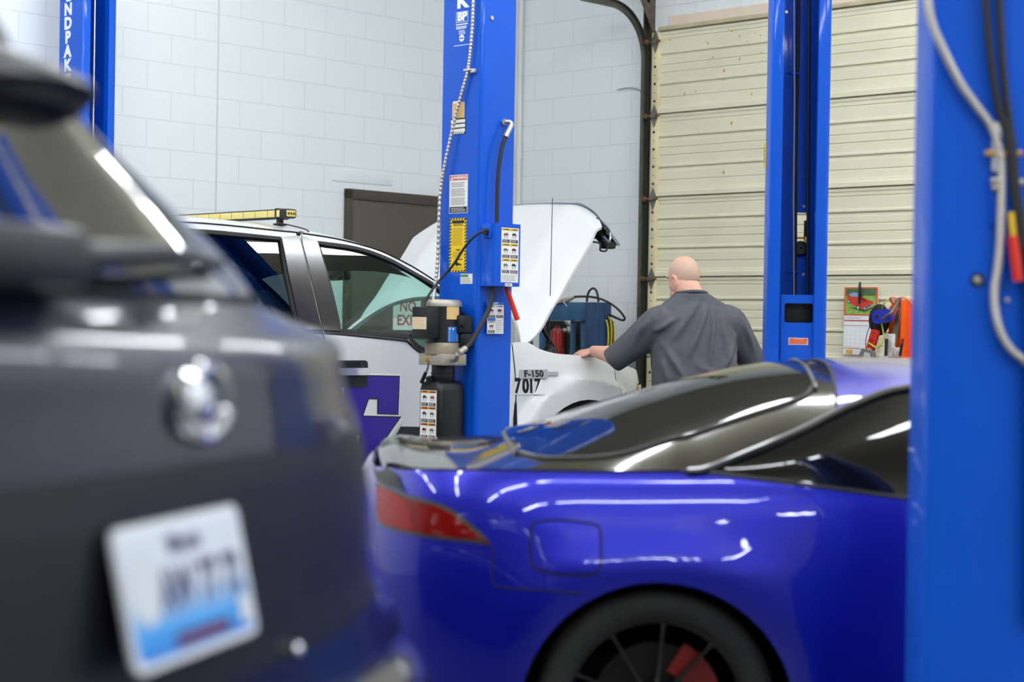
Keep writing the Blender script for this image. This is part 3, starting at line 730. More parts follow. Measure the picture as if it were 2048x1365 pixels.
g.tube(hx[:3], 0.005, 8); lv = g.build('lowering_lever', steel, colA); G().tube([hx[2]*0.6+hx[1]*0.4, hx[3]], [0.009, 0.011], 10).build('lever_grip', blk, lv)
G().lathe([(0.0, zp0), (0.058, zp0), (0.058, zp0-0.035), (0.061, zp0-0.037), (0.061, zp0-0.043), (0.058, zp0-0.045), (0.058, zp0-0.052), (0.061, zp0-0.054), (0.061, zr1+0.008), (0.05, zr1-0.01)], (mx, my, 0), n=28).build('reservoir_neck', blk, colA)
rx0, rx1 = mx-0.085, mx+0.095; ry0 = FA.x(880, 820, rx0).y; ry1 = FA.x(836, 820, rx0).y
g = G(); rings = []
for z, ins in ((0.42, 0.03), (0.43, 0.012), (0.46, 0.0), (zr1-0.055, 0.0), (zr1-0.022, 0.006), (zr1-0.006, 0.022), (zr1, 0.05)):
    rings.append([Vector((x, y, z)) for x, y in rbox2(rx1-rx0-2*ins, ry1-ry0-2*ins, 0.022, 4, (rx0+rx1)/2, (ry0+ry1)/2)])
g.loft(rings, caps=True); rs = g.build('oil_reservoir', mat('black_tank_plastic', (17, 17, 18), 0.35), colA, ang=50)
c0 = FA.x(861, 763, rx0+0.02); g = G(); g.cyl(c0+Vector((0, 0, -0.012)), c0+Vector((-0.012, 0, 0.022)), 0.017, n=14); g.build('filler_cap', blk, rs)
y_a = FA.x(841, 830, rx0).y; y_b = FA.x(873, 830, rx0).y; z_a = FA.x(857, 781, rx0).z; z_b = z_a-0.30
d = Decal(plane_M((rx0-0.0006, (y_a+y_b)/2, (z_a+z_b)/2), (0, -1, 0), (0, 0, 1))); a = abs(y_a-y_b)/2; b = (z_a-z_b)/2
d.rect(-a, -b, a, b, white_p, 0)
for r_ in range(3):
    for c_ in range(2):
        y1 = b*0.99-r_*b*0.54; pict(d, -a*0.94+c_*a*0.95, y1-b*0.53, -a*0.94+c_*a*0.95+a*0.92, y1, org_p, r_*2+c_)
d.done('caution_sticker', rs, 'white sticker with six pictograms under orange headers')

# ---- lift 2: near right column and the far column facing us
Y2 = math.radians(-3.1); WB, DB = 0.277, 0.24
f2 = Vector((math.cos(Y2), math.sin(Y2), 0)); a2_ = Vector((-math.sin(Y2), math.cos(Y2), 0))
FN = Fr(Vector((0.9577, 4.15, 0))+f2*WB/2+a2_*DB/2, Y2)
FB = Fr(Vector((1.1867, 8.4, 0))+f2*WB/2+a2_*DB/2, Y2+math.pi)
zh1 = FB.y(1602, 426, -DB/2).z; zh0 = FB.y(1602, 487, -DB/2).z; hxa = FB.y(1592, 450, -DB/2).x; hxb = FB.y(1615, 450, -DB/2).x
colB = column('blue lift column in front of the cream garage door, open channel facing us', FB, WB, DB, 3.75, hole=(min(hxa, hxb), max(hxa, hxb), zh0, zh1))
colN = column('nearest blue lift column at the right edge with grey hose and red handle', FN, WB, DB, 3.75)
# far column: carriage cover with window, hoses and cable inside, small yellow sticker
yF = DB/2-0.02
cx0 = FB.y(1632, 650, yF).x; cx1 = FB.y(1559, 650, yF).x; cz1 = FB.y(1600, 590, yF).z
o_ = [(cx0, 0.25), (cx1, 0.25), (cx1, cz1), (cx0, cz1)]
wx0 = FB.y(1626, 620, yF).x; wx1 = FB.y(1569, 620, yF).x; wz1 = FB.y(1600, 607, yF).z; wz0 = FB.y(1600, 646, yF).z
hole_ = rbox2(wx1-wx0, wz1-wz0, 0.01, 3, (wx0+wx1)/2, (wz0+wz1)/2)
Mc = plane_M((0, yF, 0), (-1, 0, 0), (0, 0, 1))
g = G(); g.panel([(-x, z) for x, z in o_], [[(-x, z) for x, z in hole_]], lambda u, v: Mc @ Vector((u, v, 0)), 5, 5)
cc = g.build('carriage_cover', blue, colB, ang=0, solid=0.006, flip=(0, 1, 0))
g = G()
for x_ in (cx0+0.003, cx1-0.003): g.box((x_, yF-0.06, (cz1+0.25)/2), (0.006, 0.12, cz1-0.25))
g.build('cover_side', blue, cc, ang=0)
G().box(((wx0+wx1)/2, yF-0.09, (wz0+wz1)/2), (abs(wx1-wx0)+0.03, 0.05, abs(wz1-wz0)+0.06), bev=0.01).build('chain_block', mat('greasy_black', (10, 10, 11), 0.5), cc)
q0 = FB.y(1577, 676, yF+0.0008); q1 = FB.y(1616, 690.5, yF+0.0008)
d = Decal(plane_M(((q0.x+q1.x)/2, yF+0.0008, (q0.z+q1.z)/2), (-1, 0, 0), (0, 0, 1))); a = abs(q0.x-q1.x)/2; b = abs(q0.z-q1.z)/2
d.rect(-a, -b, a, b, mat('print_pale', (230, 205, 195), 0.5), 0); d.rect(-a*0.94, -b*0.82, a*0.94, b*0.82, mat('print_salmon', (226, 120, 84), 0.5), 1); d.rect(-a*0.8, b*0.4, -a*0.55, b*0.7, red_p, 2); d.rect(a*0.6, b*0.4, a*0.85, b*0.7, red_p, 2); d.lines(-a*0.85, -b*0.7, a*0.85, b*0.3, 4, red_p, 2, 0.2)
d.done('orange_sticker', cc, 'orange rectangular sticker')
def inB(px, py, y=-0.02): return FB.y(px, py, y)
pts = [inB(1598, -60), inB(1597, 30), inB(1595, 140), inB(1591, 300), inB(1590, 480), inB(1589, 560), inB(1589, 640)]
G().tube(cr_spline(pts, 6), 0.010, 8).build('inner_hose', blk, colB)
pts = [inB(1588, -60, .03), inB(1588, 60, .03), inB(1589, 200, .03), inB(1587, 400, .03), inB(1588, 640, .03)]
G().tube(pts, 0.0035, 6).build('hoist_cable', galv, colB)
pts = [inB(1619, -60), inB(1618, 100), inB(1616, 400), inB(1616, 640)]
G().tube(pts, 0.008, 8).build('safety_rail', mat('grease_dark', (40, 42, 52), 0.4, 0.5), colB)
for py in (147, 545):
    a_ = inB(1575, py-2, -0.04); b_ = inB(1600, py, 0.02); g = G(); g.tube([a_, inB(1582, py+1, -0.01), b_], 0.006, 8); g.build('hose_clip', blue_in, colB)
for px, py in ((1608, 413), (1607, 549), (1573, 24)):
    q = FB.y(px, py, -DB/2+0.0125); G().cyl(q, q+Vector((0, 0.004, 0)), 0.007, n=10).build('bolt', galv, colB)
# pulley and yellow latch behind the slot
q = FB.y(1601, 497, -DB/2+0.03); g = G(); g.lathe([(0.006, -0.012), (0.03, -0.012), (0.036, -0.006), (0.03, 0), (0.036, 0.006), (0.03, 0.012), (0.006, 0.012)], q, (0, 1, 0), n=20, closed=True); g.build('pulley', blk, colB)
g = G(); q = FB.y(1603, 476, -DB/2+0.02); g.box(q, (0.055, 0.012, 0.010), bev=0.002); q = FB.y(1611, 462, -DB/2+0.025); g.box(q, (0.016, 0.012, 0.10), bev=0.003, m=1); q = FB.y(1612, 488, -DB/2+0.03); g.box(q, (0.014, 0.014, 0.07), bev=0.003); g.build('safety_latch', [brass, blk], colB)
xf = WB/2+0.0006; q0 = FB.x(1525.5, 291, xf); q1 = FB.x(1534, 330, xf)
d = Decal(plane_M((xf, (q0.y+q1.y)/2, (q0.z+q1.z)/2), (0, 1, 0), (0, 0, 1))); a = min(0.07, abs(q0.y-q1.y)/2); b = abs(q0.z-q1.z)/2; d.rect(-a, -b, a, b, yel_p, 0); d.lines(-a*0.6, -b*0.7, a*0.6, b*0.7, 5, black_p, 1, 0.35); d.done('yellow_sticker', colB)
# ---- near column: conduit, hoses, valve, red handle
YN = -DB/2
def onN(px, py, off=0.02): return FN.y(px, py, YN-off)
pts = [onN(1835, -1380), onN(1836, -600), onN(1838, -120), onN(1851, -30), onN(1863, 40), onN(1885, 95), onN(1920, 165), onN(1955, 215), onN(1978, 245), onN(1993, 280), onN(2002, 320), onN(2003, 370), onN(2002, 420), onN(2000, 480), onN(1996, 530), onN(1989, 580), onN(1990, 620), onN(2001, 665), onN(2022, 700), onN(2052, 726), onN(2078, 765), onN(2085, 900), onN(2080, 1250)]
sp = cr_spline(pts, 24); rr = [0.0100+0.0011*(1 if (i//2) % 2 == 0 else -1) for i in range(len(sp))]
G().tube(sp, rr, 10).build('flexible_conduit', galv, colN, ang=60)
for nm, P in (('hydraulic_hose', ((1968, -1380), (1970, -600), (1971, -60), (1974, 40), (1984, 140), (1998, 220), (2012, 260), (2022, 330), (2030, 400), (2042, 480), (2056, 600), (2060, 1250))), ('hydraulic_hose', ((1996, -1380), (1997, -600), (1998, -60), (2001, 60), (2008, 160), (2018, 240), (2026, 300), (2034, 380), (2048, 460), (2066, 560), (2070, 1250)))):
    G().tube(cr_spline([onN(px, py, 0.026) for px, py in P], 8), 0.0088, 10).build(nm, blk_rub, colN)
g = G(); q = onN(1993, 295, 0.012); g.box(q, (0.022, 0.02, 0.115), bev=0.006); g.build('valve_body', mat('white_valve', (205, 208, 205), 0.35, 0.3), colN)
g = G(); q = onN(2008, 306, 0.022)
for px in (1977, 2012, 2036):
    q = onN(px, 307, 0.022); g.cyl(q+Vector((-0.008, 0, 0)), q+Vector((0.010, 0, 0)), 0.0068, n=6)
q = onN(1977, 307, 0.022); g.cyl(q, onN(2036, 307, 0.022), 0.004, n=8); g.build('valve_fitting', brass, colN)
g = G()
for px, py in ((1990, 362), (2040, 365), (1992, 376)):
    q = onN(px, py, 0.02); g.cyl(q+Vector((-0.009, 0, 0)), q+Vector((0.009, 0, 0)), 0.0075, n=8)
g.build('lower_fitting', alu, colN)
g = G(); q = onN(1992, 405, 0.004); g.box(q, (0.03, 0.012, 0.11), bev=0.003); g.build('valve_bracket', blue, colN)
G().tube([onN(2022, 425, 0.03), onN(2027, 478, 0.03)], 0.0075, 10).build('yellow_sleeve', mat('yellow_sleeve', (224, 184, 34), 0.45), colN)
G().tube([onN(2025, 472, 0.03), onN(2030, 510, 0.031), onN(2036, 563, 0.032)], [0.011, 0.0125, 0.0115], 12).build('release_handle', red_h, colN)
q = onN(1955, 561, 0.0); g = G(); g.lathe([(0, 0.006), (0.006, 0.006), (0.0085, 0.003)], q, (0, -1, 0), n=16, m=0); g.lathe([(0.0085, 0.003), (0.0155, 0.0035), (0.017, 0)], q, (0, -1, 0), n=20, m=1)
g.build('plug_bolt', [galv, blk], colN)
q = onN(2014, 601, 0.0); G().lathe([(0, 0.006), (0.005, 0.005), (0.006, 0)], q, (0, -1, 0), n=12).build('bolt', galv, colN)
# ------------------------------------------------------------------ white pickup truck
TYAW = math.radians(44)
FT = Fr((-0.265, 11.409, 0), TYAW)
truck = root('pickup_truck', 'white pickup truck with open hood, purple door graphic and light bar on its roof', 'pickup truck', FT)
tw = mat('white_car_paint', (222, 224, 224), 0.32, coat=0.8, cr=0.04)
tb = mat('black_satin_trim', (38, 36, 36), 0.32, coat=0.3)
pillar_m = mat('pillar_trim_gloss', (50, 46, 44), 0.18, coat=0.6, cr=0.12)
tint_g = thin_glass('green_glass', (0.66, 0.92, 0.84), 1.0)
priv_g = thin_glass('privacy_glass', (0.10, 0.12, 0.13), 1.6)
ws_g = thin_glass('windshield_glass', (0.80, 0.95, 0.90), 1.0)
under = mat('underbody_black', (20, 20, 22), 0.7)
gap = mat('seam_black', (16, 16, 18), 0.8)
int_d = mat('interior_grey', (70, 74, 74), 0.7)
def ty(X, Z):
    """near side surface of the truck: local y"""
    y = 1.0
    y -= 0.02*sstep(1.27, 1.34, Z)+0.40*max(0, Z-1.32)+0.10*max(0, Z-1.32)**2
    y -= 0.14*max(0, 0.70-Z)
    y -= 0.03*sstep(1.0, 1.2, Z)*sstep(-0.9, -0.3, X) + 0.25*max(0, Z-1.10)**2*sstep(-0.9, -0.3, X)*6
    if X > 0.22: y -= 0.62*(X-0.22)**2+0.5*max(0, X-0.45)**2
    r = math.hypot(X, Z-0.42)
    y += 0.042*(1-sstep(0.635, 0.665, r))*sstep(0.2, 0.4, Z)*sstep(0.40, 0.5, r)
    if X < -3.25:
        r2 = math.hypot(X+3.95, Z-0.42); y += 0.035*(1-sstep(0.60, 0.66, r2))*sstep(0.2, 0.4, Z)
    return -y
def side(off=0.0, s=1):
    return lambda X, Z: (X, s*(ty(X, Z)-off), Z)
def TP(px, py, g=(-1.0, 1.2)): return FT.inv(px, py, side(), g)
def TPs(pts, g=(-1.0, 1.2)): return [TP(px, py, g) for px, py in pts]
drip = cr_spline([(p[0], p[1], 0) for p in TPs([(330, 442), (440.6, 449.7), (558, 462), (593, 465.6), (666, 476.7), (725, 491), (769, 506), (821.5, 532), (868, 561), (915, 594), (960, 632), (995, 662), (1012, 676)])], 6)
dripx = [(p.x, p.y) for p in drip]
XB = TPs([(596, 468), (620, 565), (644, 661), (656, 743), (660, 880)])
bs = [(p.x, p.y) for p in cr_spline([(a, b, 0) for a, b in XB], 5)]; bs.append((bs[-1][0], 0.50))
iB = min(range(len(dripx)), key=lambda i: abs(dripx[i][0]-bs[0][0]))
sf = TPs([(1024, 690), (1029, 735), (1032, 800), (1034, 880)]); sf.append((sf[-1][0], 0.50))
XR = -3.25
GP = 0.005
fw = [(p.x, p.y) for p in cr_spline([(a, b, 0) for a, b in TPs([(632.5, 483), (710, 494), (769, 513), (827, 544), (871, 570), (918, 606), (955, 640), (978, 668), (985, 690), (975, 706), (930, 710), (880, 709), (854, 704), (836, 695.5), (821.5, 682), (810, 675), (740, 669), (679.4, 663)])], 4)]
fw += [(p.x, p.y) for p in cr_spline([(a, b, 0) for a, b in TPs([(679.4, 663), (668, 615), (653, 555), (632.5, 483)])], 4)][1:-1]
rw = TPs([(560.8, 475), (575, 550), (590, 620), (598.9, 658), (560, 656)]); zb = rw[-1][1]
ztop = TPs([(440, 463), (356, 457)])
rw += [(ztop[1][0]-0.10, zb), (ztop[1][0]-0.16, zb+0.04), (ztop[1][0]-0.12, ztop[1][1]-0.03), (ztop[1][0]-0.05, ztop[1][1])]+[ztop[1], ztop[0]]
fd_out = dripx[iB:]+sf+bs[::-1]
rd_out = [(XR, dripx[0][1])]+dripx[:iB+1]+bs[1:]+[(XR, 0.5)]
def inset(poly, d):
    """shrink an outline slightly so that a shut line stays open"""
    n = len(poly); A = sum(poly[i][0]*poly[(i+1) % n][1]-poly[(i+1) % n][0]*poly[i][1] for i in range(n)); sg = 1 if A > 0 else -1; out = []
    for i in range(n):
        a, b, c = Vector(poly[i-1][:2]), Vector(poly[i][:2]), Vector(poly[(i+1) % n][:2])
        t = (c-a); t = t.normalized() if t.length > 1e-9 else Vector((1, 0)); out.append(tuple(b+Vector((-t.y, t.x))*d*sg))
    return out
def door_part(name, out, hole, glass_m, s):
    g = G(); g.panel(inset(out, GP), [hole], side(0, s), 0.06, 0.06)
    d_ = g.build(name, tw, truck, solid=0.03, flip=(0, -s, 0), ang=40)
    d_['label'] = ('rear' if 'rear' in name else 'front')+' door on the '+('near' if s > 0 else 'far')+' side'
    g = G(); g.panel(inset(hole, -0.004), [inset(hole, 0.016)], side(0.004, s), 0.08, 0.08); g.build('window_seal', blk_rub, d_, solid=0.02, flip=(0, -s, 0), ang=40)
    g = G(); g.panel(inset(hole, -0.008), [], side(-0.012, s), 0.06, 0.06); g.build('window_glass', glass_m, d_, flip=(0, -s, 0), ang=40)
    return d_
fdo = door_part('front_door', fd_out, fw, tint_g, 1); rdo = door_part('rear_door', rd_out, rw, priv_g, 1)
door_part('front_door', fd_out, fw, tint_g, -1); door_part('rear_door', rd_out, rw, priv_g, -1)
for nm, pth in (('shut_line', bs), ('shut_line', sf)):
    g = G(); g.tube([Vector(side(-0.010)(a, b)) for a, b in pth], 0.0115, 6); g.build(nm, gap, truck)
# black pillar covers and belt mouldings on the near side
pf = [(bs[0][0]+0.012, bs[0][1]-0.01)]+TPs([(632.5, 484), (653, 555), (668, 615), (679.4, 663)])+[(b[0]+0.006, b[1]) for b in bs[10:0:-1]]
pr_ = [(bs[0][0]-0.008, bs[0][1]-0.012)]+[(b[0]-0.006, b[1]) for b in bs[1:11]]+TPs([(598.9, 658), (590, 620), (575, 550), (560.8, 475)])
G().panel(pf, [], side(0.009), 0.05, 0.05).build('pillar_trim', pillar_m, fdo, solid=0.004, soff=1.0, flip=(0, -1, 0), ang=40)
G().panel(pr_, [], side(0.009), 0.05, 0.05).build('pillar_trim', pillar_m, rdo, solid=0.004, soff=1.0, flip=(0, -1, 0), ang=40)
def strip(pts, wd, off, n=4):
    P = [Vector((a, b, 0)) for a, b in pts]; sp = cr_spline(P, n); g = G(); up = []
    for p in sp: up.append(p)
    f = side(off); g.loft([[Vector(f(p.x, p.y+wd/2)), Vector(side(off+0.008)(p.x, p.y+wd*0.2)), Vector(side(off+0.008)(p.x, p.y-wd*0.2)), Vector(f(p.x, p.y-wd/2))] for p in sp]); return g
strip(TPs([(648, 665), (679, 667), (740, 673), (806, 680), (818, 686), (833, 699), (852, 708), (880, 713), (930, 714), (980, 711)]), 0.022, 0.001).build('belt_moulding', tb, fdo, flip=(0, -1, 0))
strip([(ztop[1][0]-0.12, zb-0.012)]+TPs([(560, 660), (600, 662), (643, 665)]), 0.022, 0.001).build('belt_moulding', tb, rdo, flip=(0, -1, 0))
# door handle
hc = TP(700, 748); Mh = lambda v: Vector((hc[0]+v.x, ty(hc[0]+v.x, hc[1]+v.y)-0.006-v.z, hc[1]+v.y))
def on_side(poly, h0, h1, c, m=0, g=None, s=1, bulge=None):
    g = g or G(); n = len(poly)
    tri = tessellate_polygon([[Vector((p[0], p[1], 0)) for p in poly]])
    f = lambda p, h: Vector((c[0]+p[0], ty(c[0]+p[0], c[1]+p[1])-h, c[1]+p[1]))
    vs = [f(p, h0) for p in poly]+[f(p, h1) for p in poly]
    fs = [[i, (i+1) % n, n+(i+1) % n, n+i] for i in range(n)]+[list(t) for t in tri]+[[n+i for i in t] for t in tri]
    return g.add(vs, fs, m)
h1, h2 = TP(667, 722), TP(732.5, 775); hw, hh = abs(h1[0]-h2[0]), abs(h1[1]-h2[1])
hd = on_side(rbox2(hw, hh, 0.02), 0, 0.012, hc).build('door_handle', mat('black_handle', (40, 40, 41), 0.45), fdo)
on_side(rbox2(hw*0.55, hh*0.30, 0.015, 4, 0, hh*0.28), 0.0122, 0.0128, hc).build('handle_recess', gap, hd)
g = G(); on_side(rbox2(hw*0.86, hh*0.27, 0.008, 4, 0.006, 0.012), 0.012, 0.035, hc, g=g); mat('bright_chrome', (225, 225, 230), 0.06, 1.0); g.build('handle_grip', mat('grip_chrome', (214, 214, 218), 0.12, 0.6, coat=1.0), hd)['label'] = 'chrome handle grip'
# door graphic: purple bolt with black and white outline over a black lower band
purple = mat('purple_vinyl', (46, 8, 152), 0.35, coat=0.15); vin_b = mat('black_vinyl', (13, 13, 17), 0.35, coat=0.15); vin_w = mat('white_vinyl', (238, 238, 234), 0.3, coat=0.4); vin_g = mat('gold_vinyl', (206, 190, 130), 0.35)
def vinyl(name, px, m, off, par, thick=0.0):
    g = G(); g.panel(TPs(px, (-1.4, 0.9)), [], side(0.004+off), 0.05, 0.05); return g.build(name, m, par, flip=(0, -1, 0), ang=40)
zs = TP(836, 854)[1]; e = sf[-1][0]-0.005
p_ = TPs([(801, 853.5), (905, 856), (1028, 858)])
band = TPs([(801, 853.5)])+[(e, TP(1028, 858)[1]), (e, 0.51), (bs[-1][0]+0.012, 0.51)]+TPs([(690, 1000), (712, 975), (770, 905)], (-1.6, 0.8))
g = G(); g.panel(band, [], side(0.004), 0.06, 0.06); g.build('black_band', vin_b, fdo, flip=(0, -1, 0), ang=40)
vinyl('graphic_outline', [(672, 745), (800.5, 748.5), (798, 834), (806, 831.5), (770, 889), (738, 926), (716, 957), (706, 951), (728, 926), (700, 940), (672, 930)], vin_w, 0.001, fdo)
vinyl('graphic_edge', [(688, 749.5), (798.5, 752), (795.5, 830.5), (752.5, 829), (752.8, 799.5), (736.5, 799), (725.5, 831.5), (801.5, 833.5), (754, 901), (726, 933), (713, 934), (711, 899), (718, 871), (700, 876), (684, 876)], vin_b, 0.002, fdo)
vinyl('purple_bolt', [(690, 751.5), (796.5, 754), (793.5, 828.3), (755, 827), (755.2, 797.3), (734.8, 796.8), (722.2, 833.8), (797.5, 835.6), (752.5, 899.5), (725, 931), (715, 931.5), (713.5, 899), (722, 866), (700, 873), (686, 873)], purple, 0.003, fdo)
vinyl('white_stroke', [(801, 838), (806, 840), (756, 903), (722, 944), (746, 931), (741, 990), (757, 993), (762, 991), (762, 1000), (737, 996), (739, 944), (712, 955), (706, 951), (724, 934), (752, 902)], vin_w, 0.004, fdo)
vinyl('gold_stroke', [(700, 874), (717, 870), (706, 905), (700, 912)], vin_g, 0.0045, fdo)
# front fender with wheel arch, lamp and bumper
def arch(cx, r, a0, a1, n=22, cz=0.42): return [(cx+r*math.cos(math.radians(a0+(a1-a0)*k/n)), cz+r*math.sin(math.radians(a0+(a1-a0)*k/n))) for k in range(n+1)]
ftop = [(p.x, p.y) for p in cr_spline([(a, b, 0) for a, b in TPs([(1025, 684), (1050, 683), (1062, 687), (1080, 697), (1110, 705.5), (1150, 709), (1189.5, 714), (1208, 719), (1226, 726.5)], (-0.2, 1.2))], 5)]
lamp_top = TPs([(1226, 726.5), (1256, 732), (1276, 742), (1287, 756), (1291, 768)], (0.3, 1.1))
xf_ = lamp_top[0][0]
fen = ftop+[(xf_+0.005, 1.0), (xf_+0.012, 0.80)]+[(0.52, 0.78), (0.50, 0.44)]+arch(0, 0.50, 2, 178)+[(sf[-1][0], 0.46)]+sf[::-1][0:]
def fender(s):
    g = G(); g.panel(inset(fen, GP), [], side(0, s), 0.04, 0.04); f_ = g.build('fender', tw, truck, solid=0.02, flip=(0, -s, 0), ang=45); return f_
fnr = fender(1); fender(-1)
# lamp: lens panel from the fender to the nose
xn = lamp_top[-1][0]
lens = lamp_top+[(xn+0.01, 0.83), (xf_+0.016, 0.80), (xf_+0.008, 1.0)]
for s in (1, -1):
    g = G(); g.panel(inset(lens, 0.003), [], side(0, s), 0.03, 0.03); l_ = g.build('headlight', mat('lamp_lens_white', (216, 218, 216), 0.12, coat=1.0), truck, solid=0.012, flip=(0, -s, 0), ang=45)
    a = TPs([(1275, 770), (1294, 770), (1294, 792), (1273, 792)], (0.45, 1.0)); g = G(); g.panel(a, [], side(0.004, s), 0.03, 0.03); g.build('side_marker', mat('amber_lens', (226, 120, 40), 0.2, coat=1.0), l_, flip=(0, -s, 0), ang=45)
    a = TPs([(1275, 767.5), (1293, 766), (1294, 770), (1275, 770)], (0.45, 1.0)); g = G(); g.panel(a, [], side(0.005, s), 0.03, 0.03); g.build('marker_rim', gap, l_, flip=(0, -s, 0), ang=45)
# nose between the lamps, bumper
yn = -ty(xn, 0.95)
g = G(); U = [i/16*2-1 for i in range(17)]
g.grid(lambda u, z: Vector((xn+0.10*(1-abs(u)**3), u*yn, z)), U, [0.80, 0.9, 1.0, 1.1]); g.build('radiator_support', under, truck, solid=0.03)
g = G(); g.grid(lambda u, t: Vector((xn+0.02+0.12*(1-abs(u)**3)+0.03*math.sin(t*math.pi), u*(yn+0.02), 0.45+0.33*t)), U, [i/8 for i in range(9)]); g.build('front_bumper', mat('bumper_chrome', (200, 200, 204), 0.15, 1.0), truck, solid=0.03)
# bed side, tailgate, floor pan, wheels
bed = [(-3.30, 0.5), (-3.30, 1.32), (-5.10, 1.33), (-5.12, 0.55), (-4.47, 0.5)]+arch(-3.95, 0.5, 8, 172)[:0]
bedp = [(-3.30, 1.33), (-5.10, 1.34), (-5.12, 0.55), (-4.47, 0.5)]+[(-3.95-0.5*math.cos(math.radians(a)), 0.42+0.5*math.sin(math.radians(a))) for a in range(10, 171, 8)]+[(-3.30, 0.46)]
for s in (1, -1):
    g = G(); g.panel(bedp, [], side(0, s), 0.12, 0.12); g.build('bed_side', tw, truck, solid=0.03, flip=(0, -s, 0), ang=45)
G().box((-5.10, 0, 0.95), (0.05, 1.86, 0.76), bev=0.01).build('tailgate', tw, truck)
G().box((-4.2, 0, 0.72), (1.78, 1.8, 0.05)).build('bed_floor', under, truck)
G().box((-1.95, 0, 0.47), (2.7, 1.7, 0.10)).build('cab_floor', under, truck)
G().box((-3.27, 0, 0.92), (0.05, 1.78, 0.85), bev=0.01).build('cab_back', tw, truck)
G().box((-2.0, 0, 0.55), (5.4, 0.9, 0.14)).build('chassis', under, truck)
tyre_m = mat('tyre_rubber', (34, 34, 35), 0.75, noise=0.2, nscale=25)
def wheel(par, x, s, R=0.40, w=0.26, yc=0.84):
    t = G().lathe([(R*0.62, -w/2), (R*0.9, -w/2), (R*0.98, -w/2+0.03), (R, -w/2+0.07), (R, w/2-0.07), (R*0.98, w/2-0.03), (R*0.9, w/2), (R*0.62, w/2)], (x, -s*yc, R), (0, 1, 0), n=40).build('wheel', tyre_m, par)
    G().lathe([(R*0.63, -w/2+0.02), (R*0.6, -0.02), (0.09, -0.05 if s > 0 else -0.02), (0, -0.055 if s > 0 else -0.02)], (x, -s*yc, R), (0, s, 0), n=30).build('rim', mat('rim_silver', (150, 150, 152), 0.3, 0.9), t)
for x in (0, -3.95):
    for s in (1, -1): wheel(truck, x, s)
# roof, A-pillars and windshield as one family of cross-sections
dt = sorted([(a, b) for a, b in dripx]); dt = [(XR, dt[0][1])]+[q for q in dt if q[0] > XR]
Yd = lambda X: -ty(X, lerp_tab(dt, X))-0.004
cen = [(-3.3, 0.045), (-2.4, 0.062), (-1.7, 0.070), (-1.2, 0.075), (-0.8, 0.10), (-0.45, 0.12)]
def roof(X, v):
    y = Yd(X)*v; z = lerp_tab(dt, X)+lerp_tab(cen, X)*(1-abs(v)**3.2)+0.003
    return Vector((X, y, z))
XE = dt[-1][0]; XH = -1.12
Us = [XR+(XH-XR)*i/30 for i in range(31)]; Vs = [-1+2*i/28 for i in range(29)]
g = G(); g.grid(roof, Us, Vs); rf = g.build('roof', tw, truck, solid=0.025, flip=(0, 0, 1), ang=40)
Uw = [XH+(XE-XH)*i/24 for i in range(25)]
va = 0.90
for s in (-1, 1):
    g = G(); g.grid(roof, Uw, [s*(va+(1-va)*i/4) for i in range(5)]); g.build('windshield_pillar', tw, truck, solid=0.03, flip=(0, 0, 1), ang=40)
    g = G(); g.grid(lambda X, v: roof(X, v)-Vector((0, 0, 0.035)), Uw, [s*(va-0.05+(1.0-va+0.03)*i/4) for i in range(5)]); g.build('pillar_lining', int_d, truck, ang=40)
g = G(); g.grid(lambda X, v: roof(X, v)-Vector((0, 0, 0.012)), Uw, [-va+2*va*i/24 for i in range(25)]); g.build('windshield', ws_g, truck, flip=(0, 0, 1), ang=40)
g = G(); g.grid(lambda X, v: roof(X, v)-Vector((0, 0, 0.004)), [XH+0.03*i/2 for i in range(3)], [-va+2*va*i/24 for i in range(25)]); g.build('windshield_seal', blk_rub, truck, solid=0.01)
g = G(); g.grid(lambda X, v: roof(X, v)-Vector((0, 0, 0.05)), Us, Vs[2:-2]); g.build('headliner', int_d, truck)
# rear window frame of the cab
g = G(); z0, z1 = 1.33, lerp_tab(dt, XR)
g.add([(XR-0.01, -0.84, z0), (XR-0.01, 0.84, z0), (XR-0.01, 0.72, z1), (XR-0.01, -0.72, z1)], [[0, 1, 2, 3]]); g.build('rear_glass', priv_g, truck)
# seam along the drip rail
g = G(); g.tube([Vector((X, -Yd(X)-0.004, lerp_tab(dt, X)+0.001)) for X, _ in dt], 0.004, 6); g.build('drip_rail', gap, truck)
# cabin: dash, wheel, seats, mirror
g = G(); g.loft([[Vector((x, y, z)) for x, z in ((-0.40, 1.16), (-0.62, 1.26), (-0.90, 1.27), (-0.99, 1.22), (-0.98, 1.08), (-0.85, 0.85), (-0.40, 0.80))] for y in (-0.84, 0.84)], caps=True); g.build('dashboard', mat('dash_grey', (92, 98, 96), 0.6), truck)
g = G(); g.box((-0.80, -0.42, 1.285), (0.14, 0.22, 0.02), bev=0.006); g.build('dash_tray', blk, truck)
Ms = Matrix.Translation((-1.15, 0.40, 1.18)) @ Matrix.Rotation(math.radians(-65), 4, 'Y')
g = G(); g.tube([Ms @ Vector((0.19*math.cos(a*math.pi/14), 0.19*math.sin(a*math.pi/14), 0)) for a in range(28)], 0.015, 8, closed=True); g.cyl(Ms @ Vector((-0.18, 0, 0)), Ms @ Vector((0.18, 0, 0)), 0.016, n=8); g.build('steering_wheel', blk, truck)
seat_m = mat('seat_cloth', (66, 68, 70), 0.85)
for y in (-0.40, 0.40):
    g = G(); g.box((-1.72, y, 0.78), (0.52, 0.52, 0.16), bev=0.05); g.box((-1.99, y, 1.10), (0.15, 0.50, 0.60), bev=0.05, rot=Matrix.Rotation(math.radians(-10), 4, 'Y')); g.box((-2.07, y, 1.50), (0.09, 0.28, 0.19), bev=0.04); g.build('seat', seat_m, truck)
